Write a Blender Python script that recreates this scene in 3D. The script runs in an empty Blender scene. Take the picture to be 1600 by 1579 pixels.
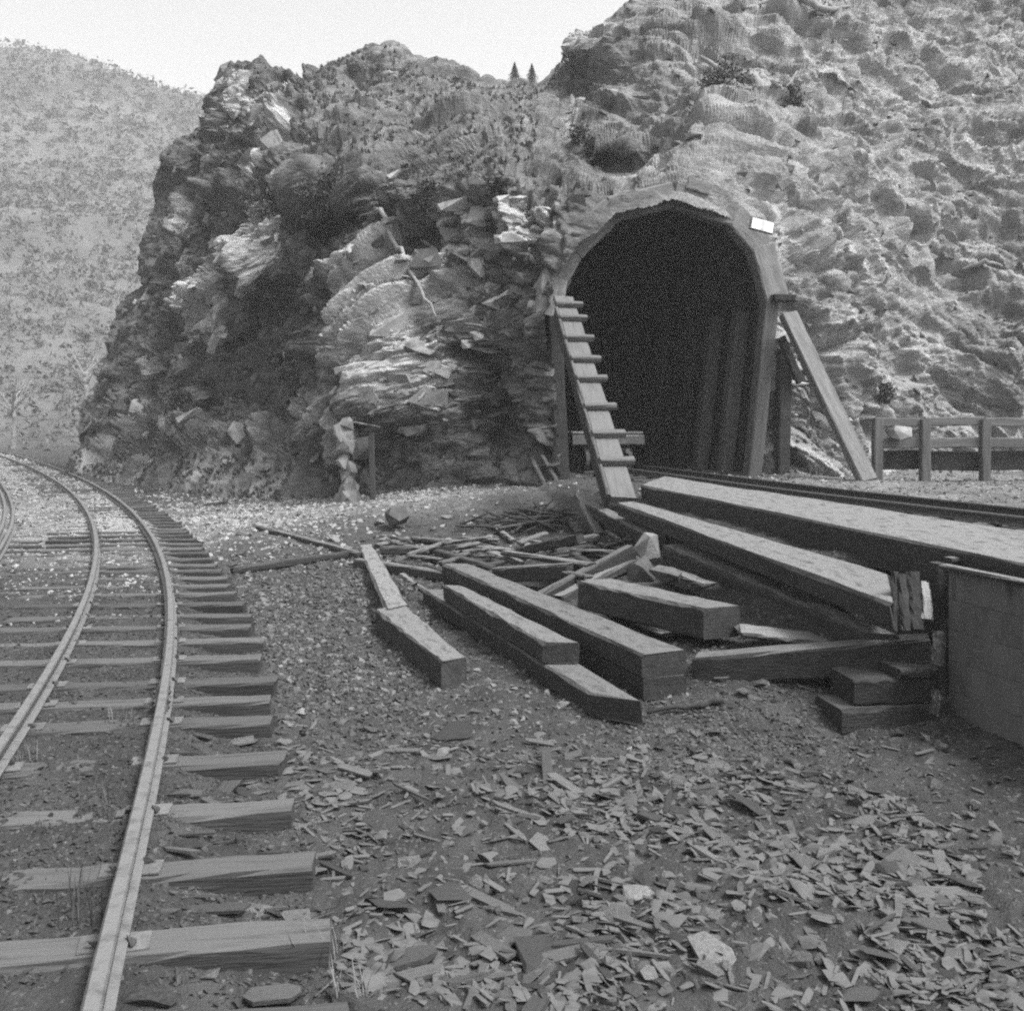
import bpy, bmesh, math, random
import numpy as np
from mathutils import Vector, Matrix

random.seed(7)
RNG = np.random.default_rng(11)
sc = bpy.context.scene
COL = sc.collection

# ------------------------------------------------------------------ camera, sky, sun, exposure
F, HY, CZ = 1500.0, 660.0, 2.0            # focal length and horizon in photo pixels, camera height
cam = bpy.data.objects.new('camera', bpy.data.cameras.new('camera'))
COL.objects.link(cam); sc.camera = cam
cam.location = (0, 0, CZ); cam.rotation_euler = (math.pi / 2, 0, 0)
cam.data.sensor_width = 36.0; cam.data.lens = 36.0 * F / 1600.0
cam.data.shift_y = -(789.5 - HY) / 1600.0
cam.data.clip_end = 2000.0; cam.data.clip_start = 0.05

SUN_DIR = Vector((0.55, -0.32, 0.95)).normalized()      # towards the sun
SUN_EL = math.asin(SUN_DIR.z); SUN_AZ = math.atan2(SUN_DIR.x, SUN_DIR.y)
w = bpy.data.worlds.new('World'); sc.world = w; w.use_nodes = True
nt = w.node_tree; nt.nodes.clear()
sky = nt.nodes.new('ShaderNodeTexSky'); sky.sky_type = 'NISHITA'; sky.sun_disc = False
sky.sun_elevation = SUN_EL; sky.sun_rotation = SUN_AZ
sky.air_density = 1.0; sky.dust_density = 5.0; sky.ozone_density = 1.0
bw = nt.nodes.new('ShaderNodeRGBToBW')
bg = nt.nodes.new('ShaderNodeBackground'); bg.inputs['Strength'].default_value = 0.15
wo = nt.nodes.new('ShaderNodeOutputWorld')
nt.links.new(sky.outputs[0], bw.inputs[0]); nt.links.new(bw.outputs[0], bg.inputs['Color'])
nt.links.new(bg.outputs[0], wo.inputs['Surface'])
sl = bpy.data.lights.new('sun', 'SUN'); sl.energy = 1.5; sl.angle = math.radians(14)
so = bpy.data.objects.new('sun', sl); COL.objects.link(so)
so.rotation_euler = SUN_DIR.to_track_quat('Z', 'Y').to_euler(); so.location = (30, 10, 60)
sc.view_settings.view_transform = 'Standard'; sc.view_settings.look = 'None'
sc.view_settings.exposure = 1.55; sc.view_settings.gamma = 1.0
sc.render.engine = 'CYCLES'
sc.cycles.use_denoising = False
sc.cycles.max_bounces = 6; sc.cycles.volume_bounces = 0
sc.cycles.filter_width = 2.2

# ------------------------------------------------------------------ noise
def _h(ix, iy, iz, seed):
    n = (ix.astype(np.int64) * 374761393 + iy.astype(np.int64) * 668265263 + iz.astype(np.int64) * 2147483647 + seed * 974711) & 0xFFFFFFFF
    n = ((n ^ (n >> 13)) * 1274126177) & 0xFFFFFFFF
    n = ((n ^ (n >> 16)) * 2246822519) & 0xFFFFFFFF
    n = n ^ (n >> 13)
    return n / 4294967295.0
def vnoise(p, seed=0):
    i = np.floor(p).astype(np.int64); f = p - i; u = f * f * f * (f * (f * 6 - 15) + 10)
    r = 0
    for dx in (0, 1):
        wx = u[:, 0] if dx else 1 - u[:, 0]
        for dy in (0, 1):
            wy = u[:, 1] if dy else 1 - u[:, 1]
            for dz in (0, 1):
                wz = u[:, 2] if dz else 1 - u[:, 2]
                r = r + wx * wy * wz * _h(i[:, 0] + dx, i[:, 1] + dy, i[:, 2] + dz, seed)
    return r * 2 - 1
def fbm(p, oct=4, seed=0, ridged=False, gain=0.5):
    r = np.zeros(len(p)); a = 1.0; s = 0
    for o in range(oct):
        n = vnoise(p * (2.03 ** o) + 13.7 * o, seed + o)
        if ridged: n = 1 - 2 * np.abs(n)
        r += a * n; s += a; a *= gain
    return r / s
def worley(p, seed=0):
    i = np.floor(p).astype(np.int64)
    best = np.full(len(p), 9.0); sec = np.full(len(p), 9.0); cid = np.zeros(len(p))
    for dx in (-1, 0, 1):
        for dy in (-1, 0, 1):
            for dz in (-1, 0, 1):
                cx, cy, cz = i[:, 0] + dx, i[:, 1] + dy, i[:, 2] + dz
                q = np.stack([cx + _h(cx, cy, cz, seed), cy + _h(cx, cy, cz, seed + 1), cz + _h(cx, cy, cz, seed + 2)], 1)
                d = np.sqrt(((p - q) ** 2).sum(1))
                m = d < best
                sec = np.where(m, best, np.minimum(sec, d))
                cid = np.where(m, _h(cx, cy, cz, seed + 3), cid)
                best = np.where(m, d, best)
    return best, sec - best, cid
def facets(p, seed=0):
    """each cell of broken rock is one tilted plane: distance of the plane, in cell units"""
    i = np.floor(p).astype(np.int64); best = np.full(len(p), 9.0); sec = best.copy(); out = np.zeros(len(p))
    for dx in (-1, 0, 1):
        for dy in (-1, 0, 1):
            for dz in (-1, 0, 1):
                cx, cy, cz = i[:, 0] + dx, i[:, 1] + dy, i[:, 2] + dz
                v = p - np.stack([cx + _h(cx, cy, cz, seed), cy + _h(cx, cy, cz, seed + 1), cz + _h(cx, cy, cz, seed + 2)], 1)
                d = (v ** 2).sum(1); m = d < best
                g = np.stack([_h(cx, cy, cz, seed + 5), _h(cx, cy, cz, seed + 6), _h(cx, cy, cz, seed + 7)], 1) * 2 - 1
                out = np.where(m, (g * v).sum(1) + .9 * (_h(cx, cy, cz, seed + 9) - .5), out); sec = np.where(m, best, np.minimum(sec, d)); best = np.where(m, d, best)
    e = np.clip((np.sqrt(sec) - np.sqrt(best)) / .32, 0, 1)          # back to nothing at the cracks, so that neighbours meet
    return out * e * (2 - e)
def sstep(a, b, x):
    t = np.clip((np.asarray(x, float) - a) / (b - a), 0, 1); return t * t * (3 - 2 * t)

# ------------------------------------------------------------------ materials (all grey: the photograph is monochrome)
def V(x): return (x, x, x, 1.0)
def material(name, lo, hi, scale=6.0, rough=0.9, bump=0.3, bscale=30.0, stretch=None, coord='Object',
             random_amt=0.0, toplight_dust=None, metallic=0.0, spots=None, bdist=0.02, spec=0.25):
    m = bpy.data.materials.new(name); m.use_nodes = True
    n, l = m.node_tree.nodes, m.node_tree.links
    b = n['Principled BSDF']; b.inputs['Roughness'].default_value = rough; b.inputs['Metallic'].default_value = metallic
    b.inputs['Specular IOR Level'].default_value = spec
    tc = n.new('ShaderNodeTexCoord')
    if coord == 'World':
        g = n.new('ShaderNodeNewGeometry'); src = g.outputs['Position']
    else: src = tc.outputs['Object']
    mp = n.new('ShaderNodeMapping')
    if stretch: mp.inputs['Scale'].default_value = stretch
    l.new(src, mp.inputs['Vector'])
    if random_amt:
        oi = n.new('ShaderNodeObjectInfo'); va = n.new('ShaderNodeVectorMath'); va.operation = 'SCALE'
        cx = n.new('ShaderNodeCombineXYZ')
        for k in range(3): l.new(oi.outputs['Random'], cx.inputs[k])
        va.inputs['Scale'].default_value = 37.0
        l.new(cx.outputs[0], va.inputs[0]); ad = n.new('ShaderNodeVectorMath')
        l.new(mp.outputs[0], ad.inputs[0]); l.new(va.outputs[0], ad.inputs[1]); vec = ad.outputs[0]
    else: vec = mp.outputs[0]
    t1 = n.new('ShaderNodeTexNoise'); t1.inputs['Scale'].default_value = scale; t1.inputs['Detail'].default_value = 8; t1.inputs['Roughness'].default_value = 0.65
    l.new(vec, t1.inputs['Vector'])
    r1 = n.new('ShaderNodeValToRGB'); r1.color_ramp.elements[0].position = 0.32; r1.color_ramp.elements[1].position = 0.68
    r1.color_ramp.elements[0].color = V(lo); r1.color_ramp.elements[1].color = V(hi)
    l.new(t1.outputs['Fac'], r1.inputs['Fac']); col = r1.outputs['Color']
    def mix(fac, a, bcol):
        x = n.new('ShaderNodeMix'); x.data_type = 'RGBA'
        if hasattr(fac, 'is_output'): l.new(fac, x.inputs[0])
        else: x.inputs[0].default_value = fac
        l.new(a, x.inputs[6])
        if hasattr(bcol, 'is_output'): l.new(bcol, x.inputs[7])
        else: x.inputs[7].default_value = bcol
        return x.outputs[2]
    if spots:
        sscale, sthr, sval = spots
        t2 = n.new('ShaderNodeTexNoise'); t2.inputs['Scale'].default_value = sscale; t2.inputs['Detail'].default_value = 5
        l.new(vec, t2.inputs['Vector'])
        r2 = n.new('ShaderNodeValToRGB'); r2.color_ramp.elements[0].position = sthr; r2.color_ramp.elements[1].position = sthr + 0.07
        l.new(t2.outputs['Fac'], r2.inputs['Fac']); col = mix(r2.outputs['Color'], col, V(sval))
    if toplight_dust:          # painted-in top light plus weathering: upper faces lighter than the sides
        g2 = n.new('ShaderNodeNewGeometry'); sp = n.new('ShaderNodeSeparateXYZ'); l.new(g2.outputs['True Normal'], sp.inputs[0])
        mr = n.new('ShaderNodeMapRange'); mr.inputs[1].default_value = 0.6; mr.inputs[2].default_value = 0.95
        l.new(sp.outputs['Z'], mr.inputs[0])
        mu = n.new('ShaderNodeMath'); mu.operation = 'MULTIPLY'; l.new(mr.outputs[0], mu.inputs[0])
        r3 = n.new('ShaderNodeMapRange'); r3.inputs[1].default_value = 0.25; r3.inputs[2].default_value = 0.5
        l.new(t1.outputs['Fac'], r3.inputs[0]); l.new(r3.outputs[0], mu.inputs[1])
        col = mix(mu.outputs[0], col, V(toplight_dust))
    if random_amt:
        mm = n.new('ShaderNodeMapRange'); mm.inputs[3].default_value = 1 - random_amt; mm.inputs[4].default_value = 1 + random_amt
        l.new(oi.outputs['Random'], mm.inputs[0])
        vm = n.new('ShaderNodeVectorMath'); vm.operation = 'SCALE'; l.new(col, vm.inputs[0]); l.new(mm.outputs[0], vm.inputs['Scale']); col = vm.outputs[0]
    l.new(col, b.inputs['Base Color'])
    if bump:
        t3 = n.new('ShaderNodeTexNoise'); t3.inputs['Scale'].default_value = bscale; t3.inputs['Detail'].default_value = 6
        l.new(vec, t3.inputs['Vector'])
        bp = n.new('ShaderNodeBump'); bp.inputs['Strength'].default_value = bump; bp.inputs['Distance'].default_value = bdist
        l.new(t3.outputs['Fac'], bp.inputs['Height']); l.new(bp.outputs[0], b.inputs['Normal'])
    return m

M = {}
M['timber'] = material('weathered_timber', .018, .04, 5, .92, .7, 22, (1.0, 3, 3), random_amt=.18, toplight_dust=.115)
M['timber_pale'] = material('pale_timber', .022, .05, 5, .92, .7, 22, (1.0, 3, 3), random_amt=.1, toplight_dust=.15)
M['timber_dark'] = material('dark_timber', .014, .032, 5, .92, .7, 22, (1.0, 3, 3), random_amt=.2, toplight_dust=.05)
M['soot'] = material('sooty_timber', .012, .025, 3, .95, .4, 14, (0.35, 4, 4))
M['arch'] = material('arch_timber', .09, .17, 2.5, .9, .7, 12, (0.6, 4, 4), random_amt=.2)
M['tie'] = material('tie_timber', .018, .04, 4, .9, .6, 16, (0.3, 5, 5), random_amt=.25, toplight_dust=.072, spots=(3.5, .58, .05))
M['steel'] = material('worn_steel', .05, .11, 9, .55, .25, 60, (1, 1, 1), coord='World', metallic=.15, toplight_dust=.145, spots=(14, .56, .06))
M['iron'] = material('rusty_iron', .03, .07, 20, .8, .3, 60, random_amt=.3)
M['plate'] = material('tie_plate_iron', .08, .13, 20, .7, .3, 60, random_amt=.2)
M['chip'] = material('split_wood', .025, .07, 4, .9, .5, 14, (0.5, 5, 5), random_amt=.6, toplight_dust=.068)
M['stone'] = material('grey_stone', .035, .1, 6, .95, .5, 30, random_amt=.45)
M['pale_stone'] = material('pale_stone', .15, .28, 6, .95, .5, 30, random_amt=.25)
M['rock'] = material('cliff_rock', .05, .2, 1.6, .95, .6, 18, random_amt=.4)
M['white'] = material('white_paint', .68, .8, 8, .6, .1, 40)
M['greypaint'] = material('faded_paint', .42, .5, 8, .7, .1, 40)
M['leaf'] = material('leaf', .035, .08, 2.5, .8, 0, coord='World')
M['dry'] = material('dry_grass', .09, .17, 2.5, .9, 0, coord='World')
M['bark'] = material('bark', .12, .24, 6, .95, .5, 30, (1, 1, 1))
M['pale_bark'] = material('pale_bark', .13, .24, 6, .95, .5, 30)
M['bleached'] = material('grey_timber', .06, .11, 3, .9, .5, 14, (.35, 4, 4), random_amt=.1)
M['mid_stone'] = material('light_grey_stone', .05, .13, 6, .95, .5, 30, random_amt=.3)
M['mid_stone2'] = material('pale_field_stone', .1, .19, 6, .95, .5, 30, random_amt=.25)
M['dark_stone'] = material('dark_stone', .03, .06, 6, .95, .5, 30, random_amt=.3)
M['car'] = material('car_timber', .06, .1, 4, .9, .4, 14, toplight_dust=.25)  # pale upper faces paint the car's lit ledges inside the dark bore
M['crate'] = material('crate_board', .07, .13, 2, .9, .6, 10, (1.5, 1.5, .5), random_amt=.1, spots=(2, .56, .05))
M['ridge_leaf'] = material('ridge_foliage', .09, .16, 1, .9, 0, coord='World')
M['far_leaf'] = material('far_foliage', .055, .11, .03, .9, 0, coord='World')

# ------------------------------------------------------------------ object helpers
def link(o, parent=None, label=None, cat=None, group=None, kind=None):
    COL.objects.link(o)
    if parent is not None: o.parent = parent
    if label: o['label'] = label
    if cat: o['category'] = cat
    if group: o['group'] = group
    if kind: o['kind'] = kind
    return o
def mesh(name, verts, faces, m, smooth=False):
    me = bpy.data.meshes.new(name)
    if isinstance(verts, np.ndarray) and isinstance(faces, np.ndarray):
        k = faces.shape[1]
        me.vertices.add(len(verts)); me.vertices.foreach_set('co', verts.astype(np.float32).ravel())
        me.loops.add(faces.size); me.loops.foreach_set('vertex_index', faces.astype(np.int32).ravel())
        me.polygons.add(len(faces)); me.polygons.foreach_set('loop_start', np.arange(0, faces.size, k, dtype=np.int32))
        me.polygons.foreach_set('loop_total', np.full(len(faces), k, np.int32))
        me.update(calc_edges=True); me.validate()
    else:
        me.from_pydata([tuple(v) for v in verts], [], [tuple(f) for f in faces]); me.update()
    if m: me.materials.append(m)
    me.polygons.foreach_set('use_smooth', np.full(len(me.polygons), bool(smooth)))
    return me
def ob(name, verts, faces, m, parent=None, smooth=False, **k):
    return link(bpy.data.objects.new(name, mesh(name, verts, faces, m, smooth)), parent, **k)
def empty(name, loc, label, cat, group=None):
    o = bpy.data.objects.new(name, None); o.empty_display_size = .2; o.location = loc
    return link(o, None, label, cat, group)

# photo pixel + depth -> place in the world; photo pixel + height -> place
def P(px, py, Y): return Vector(((px - 800) * Y / F, Y, CZ - (py - HY) * Y / F))
def G(px, py, z):
    Y = F * (CZ - z) / (py - HY); return Vector(((px - 800) * Y / F, Y, z))

# ------------------------------------------------------------------ track centre line and the lie of the land
RR = np.array([(3.33, -1.456), (3.75, -1.57), (4.545, -1.806), (5.56, -2.12), (7.14, -2.61), (8.82, -3.13), (10.7, -3.78), (12.5, -4.47), (15, -5.52),
               (18.75, -7.2), (24.2, -9.87), (30.6, -13.2), (40.5, -18.9), (51.7, -25.8)])
cf = np.polyfit(np.log(RR[:, 0]), RR[:, 1] / RR[:, 0], 4)
def xr(Y):                                    # right rail
    Yc = np.clip(np.asarray(Y, float), 3.0, 56.0); b = np.polyval(cf, np.log(Yc)) * Yc
    s0, s1 = -0.25, -0.66
    return b + np.where(Y < 3.0, (np.asarray(Y) - 3.0) * s0, 0) + np.where(Y > 56.0, (np.asarray(Y) - 56.0) * s1, 0)
def slope(Y): return (xr(np.asarray(Y) + .05) - xr(np.asarray(Y) - .05)) / .1
GA = 0.914
_ty = np.concatenate([np.linspace(-30, 100, 1500), [1600]]); _tx = xr(_ty); _ts = slope(_ty)
def xr(Y): return np.interp(Y, _ty, _tx)
def slope(Y): return np.interp(Y, _ty, _ts)
def xc(Y): s = slope(Y); return xr(Y) - GA / 2 * np.sqrt(1 + s * s)

def gh(X, Y, rough=True):
    X = np.atleast_1d(np.asarray(X, float)); Y = np.atleast_1d(np.asarray(Y, float))
    base = -.3 + .95 * sstep(-9, 1.5, X) * sstep(11, 23, Y)
    xl = 1.96 + (14.7 - Y) * (1.48 / 8.25)
    d = (xl - X) * .985
    he = np.interp(d, [-.1, .2, .5, 1.4, 2.4], [.74, .6, .16, .04, -.3])
    he = np.maximum(he, base)
    fe = sstep(7.0, 9.2, Y)
    h = base + (he - base) * fe
    h = h + .06 * sstep(20, 30, Y) * sstep(3, 8, X)
    # the bed of the track
    s = slope(np.clip(Y, 2, 70)); dt = (X - xc(Y)) / np.sqrt(1 + s * s)
    bed = -.15 - .02 * fbm(np.stack([X * 1.5, Y * 1.5, X * 0], 1), 2, 77) - .1 * sstep(.5, 1.0, dt)
    wl = 1 - sstep(1.25, 1.9, dt); wl = np.where(dt < 0, 1.0, wl)
    h = h * (1 - wl) + bed * wl
    if rough:
        p = np.stack([X, Y, np.zeros_like(X)], 1)
        far = np.clip(6 / np.maximum(Y, 2), .3, 1)
        h = h + (.05 * fbm(p * .9, 3, 5) + .035 * fbm(p * 4.5, 3, 9)) * (1 - .45 * wl) + (.016 * fbm(p * 14, 2, 21) + .012 * fbm(p * 34, 2, 23)) * far
        h = h + .05 * sstep(10, 20, Y) * fbm(p * .5, 2, 31)
    return h
def gz(x, y): return float(gh(x, y)[0])
def GP(px, py, lift=0.0):
    Y = 10.0
    for _ in range(14):
        X = (px - 800) * Y / F; z = float(gh(X, Y, False)[0]) + lift
        Y = .5 * Y + .5 * min(60, F * (CZ - z) / (py - HY))
    return Vector(((px - 800) * Y / F, Y, z))

# ------------------------------------------------------------------ ground: one sheet, finer towards the camera
def ground():
    ny, nx = 620, 520
    ys = np.concatenate([np.linspace(-25, 1.2, 20), 1.3 * (90 / 1.3) ** np.linspace(0, 1, ny - 40), np.linspace(95, 1500, 20)])
    us = np.linspace(-1, 1, nx); us = .85 * us * (.55 + .45 * us ** 2)
    YY, UU = np.meshgrid(ys, us, indexing='ij')
    XX = UU * (np.maximum(YY, 0) + 5.0) * 1.0
    XX = np.where(YY > 95, UU * 1700, XX); XX = np.where(YY < 1.2, UU * 30, XX)
    x, y = XX.ravel(), YY.ravel()
    z = gh(x, y)
    z = z - np.where(y > 95, .02 * (y - 95), 0) * sstep(95, 300, y)
    v = np.stack([x, y, z], 1)
    idx = np.arange(len(ys) * nx).reshape(len(ys), nx)
    f = np.stack([idx[:-1, :-1], idx[:-1, 1:], idx[1:, 1:], idx[1:, :-1]], -1).reshape(-1, 4)
    GV = v
    m = material('gravelly_earth', .02, .055, 3.0, .97, .9, 60, coord='World', spots=(26, .6, .1), bdist=.03)
    o = ob('ground', v, f, m, smooth=True, kind='structure')
    # broken pale rock mixed into the soil at the cliff foot and along the far ballast
    gp = np.zeros(len(v)); yy = np.maximum(y, 1)
    gp += np.exp(-((x + 6.2) / 3.0) ** 2 - ((y - 22) / 4.5) ** 2) + .9 * np.exp(-((x + 1.6) / 1.8) ** 2 - ((y - 21) / 1.6) ** 2)
    gp += .8 * sstep(11, 20, y) * (x < xr(y) + .6) + .55 * sstep(4, 7, x) * sstep(8, 12, y)
    gp = np.clip(gp * (.75 + .6 * fbm(v * 1.3, 3, 55)), 0, 1)
    a = o.data.attributes.new('pale', 'FLOAT', 'POINT'); a.data.foreach_set('value', gp.astype(np.float32))
    n, l = m.node_tree.nodes, m.node_tree.links; b = n['Principled BSDF']; src = b.inputs['Base Color'].links[0].from_socket
    at = n.new('ShaderNodeAttribute'); at.attribute_name = 'pale'
    t = n.new('ShaderNodeTexNoise'); t.inputs['Scale'].default_value = 9; t.inputs['Detail'].default_value = 8
    g = n.new('ShaderNodeNewGeometry'); l.new(g.outputs['Position'], t.inputs['Vector'])
    r = n.new('ShaderNodeValToRGB'); r.color_ramp.elements[0].position = .35; r.color_ramp.elements[1].position = .65; r.color_ramp.elements[0].color = V(.13); r.color_ramp.elements[1].color = V(.33); l.new(t.outputs['Fac'], r.inputs['Fac'])
    x_ = n.new('ShaderNodeMix'); x_.data_type = 'RGBA'; l.new(at.outputs['Fac'], x_.inputs[0]); l.new(src, x_.inputs[6]); l.new(r.outputs['Color'], x_.inputs[7]); l.new(x_.outputs[2], b.inputs['Base Color'])
    return o
GROUND = ground()

# ------------------------------------------------------------------ the cliff with the tunnel
PC = Vector((3.45, 22.0, .75)); AX = Vector((-.22, .975, 0)).normalized(); RT = Vector((AX.y, -AX.x, 0))
def PP(px, py):                                # where a sight line meets the plane of the portal
    dx, dz = (px - 800) / F, -(py - HY) / F
    n = AX; t = (PC.x * n.x + PC.y * n.y) / (dx * n.x + n.y)
    return Vector((dx * t, t, CZ + dz * t))
def PPY(px): return (PC.x * AX.x + PC.y * AX.y) / ((px - 800) / F * AX.x + AX.y)

CTRL = [(105,730,39),(130,690,41),(145,640,42),(165,560,42.5),(190,470,43),(215,400,43),(235,310,43.5),(270,215,44),(330,150,44.5),(345,105,45),
 (200,752,35),(220,690,37),(230,600,39),(260,500,40),(290,400,40.5),(320,300,41),(350,200,42),(400,92,44),
 (330,768,30),(330,700,32),(340,600,34),(370,500,34.5),(400,400,33.5),(430,300,34),(430,200,38),(465,110,42),
 (430,778,27),(430,700,29),(445,620,31.5),(460,500,31.5),(480,340,31.5),(500,280,30),(520,200,34),(540,100,40),
 (520,772,24.5),(520,700,25.3),(530,620,25.3),(550,500,26),(580,420,27),(600,340,29),(620,270,29.5),(620,200,33),(615,66,40),
 (700,760,22.7),(700,680,23),(680,560,23.5),(690,450,24.5),(700,350,26),(700,270,27),(720,200,31),(720,110,40),
 (790,752,22.4),(800,650,22.4),(810,520,22.3),(820,420,22.3),(800,320,23.2),(800,260,25),(800,200,30),(790,132,40),
 (1000,265,23.6),(920,240,27),(1000,225,27.5),(1080,215,26),(900,150,36),(870,110,40),(1000,120,34),(1000,20,40),(1000,-150,50),
 (1150,250,25),(1150,130,31),(1150,0,38),(1150,-150,48),
 (1300,735,22.5),(1300,600,22.8),(1300,500,23.3),(1300,350,25.5),(1300,200,30),(1300,0,37),(1300,-150,46),
 (1450,720,25),(1450,600,25.5),(1450,400,28),(1450,200,32),(1450,0,38),(1450,-150,46),
 (1600,710,25),(1600,600,25.5),(1600,400,28),(1600,200,32),(1600,0,38),(1850,700,25),(1850,400,28),(1850,200,32),(1850,0,38),(1850,-150,46)]
for px, py in [(852,745),(852,620),(845,500),(865,400),(945,320),(1040,292),(1140,318),(1205,390),(1240,500),(1235,620),(1230,745),(1035,500),(1035,650)]:
    CTRL.append((px, py, PPY(px) + .1))
CT = np.array(CTRL, float)
def tps(d): return np.where(d > 0, d * d * np.log(d + 1e-9), 0)
_c = CT[:, :2] / 200.0
_K = tps(np.linalg.norm(_c[:, None] - _c[None], axis=2)) + np.eye(len(_c)) * .01
_Pm = np.concatenate([np.ones((len(_c), 1)), _c], 1)
_A = np.block([[_K, _Pm], [_Pm.T, np.zeros((3, 3))]])
_W = np.linalg.solve(_A, np.concatenate([CT[:, 2], np.zeros(3)]))
def depth(px, py):
    q = np.stack([px, py], 1) / 200.0; r = np.zeros(len(q))
    for a in range(0, len(q), 40000):
        s = q[a:a + 40000]
        r[a:a + 40000] = tps(np.linalg.norm(s[:, None] - _c[None], axis=2)) @ _W[:-3] + _W[-3] + s @ _W[-2:]
    return r
CREST = np.array([(300,118),(345,105),(362,97),(400,87),(430,88),(450,98),(470,112),(490,106),(520,88),(560,78),(595,68),(610,60),(625,65),(650,82),(680,97),(720,110),
 (750,127),(790,132),(830,128),(855,122),(872,100),(885,75),(900,52),(930,45),(960,20),(985,12),(1010,0),(1060,-40),(1200,-120),(1400,-170),(1850,-200)], float)
BASE = np.array([(60,735),(105,735),(200,756),(330,774),(430,782),(520,780),(600,775),(700,770),(850,762),(1230,760),(1300,750),(1400,738),(1600,725),(1850,725)], float)
LEFT = np.array([(735,104),(690,128),(640,140),(560,160),(470,186),(400,214),(310,236),(215,268),(150,318),(105,343)], float)[::-1]
def blob(px, py, cx, cy, rx, ry, p=1.0): return np.exp(-(((px - cx) / rx) ** 2 + ((py - cy) / ry) ** 2) ** p)

def rockiness(px, py):
    r = np.ones_like(px)
    top = sstep(330, 250, py) * sstep(440, 520, px) * (1 - sstep(860, 900, px))
    r = r - .5 * top
    rt = sstep(870, 960, px) * sstep(300, 230, py)
    r = r - .5 * rt
    rr = sstep(1230, 1420, px); r = r - .42 * rr * (1 - rt)
    bank = sstep(690, 730, py) * sstep(520, 420, px)
    r = r - .8 * bank
    heap = sstep(640, 720, py) * sstep(560, 640, px) * (1 - sstep(840, 860, px)); r = r - .5 * heap
    return np.clip(r, .08, 1)
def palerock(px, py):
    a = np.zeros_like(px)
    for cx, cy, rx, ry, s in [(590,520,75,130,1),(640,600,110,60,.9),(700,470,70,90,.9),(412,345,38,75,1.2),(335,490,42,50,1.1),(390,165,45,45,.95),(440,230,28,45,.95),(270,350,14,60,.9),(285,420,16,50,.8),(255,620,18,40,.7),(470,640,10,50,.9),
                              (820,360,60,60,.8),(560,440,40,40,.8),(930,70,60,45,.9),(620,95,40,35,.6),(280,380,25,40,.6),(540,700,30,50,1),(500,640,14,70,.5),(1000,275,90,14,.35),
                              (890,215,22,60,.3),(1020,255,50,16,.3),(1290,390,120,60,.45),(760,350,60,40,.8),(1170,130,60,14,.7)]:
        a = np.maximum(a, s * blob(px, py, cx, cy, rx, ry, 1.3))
    return a

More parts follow.
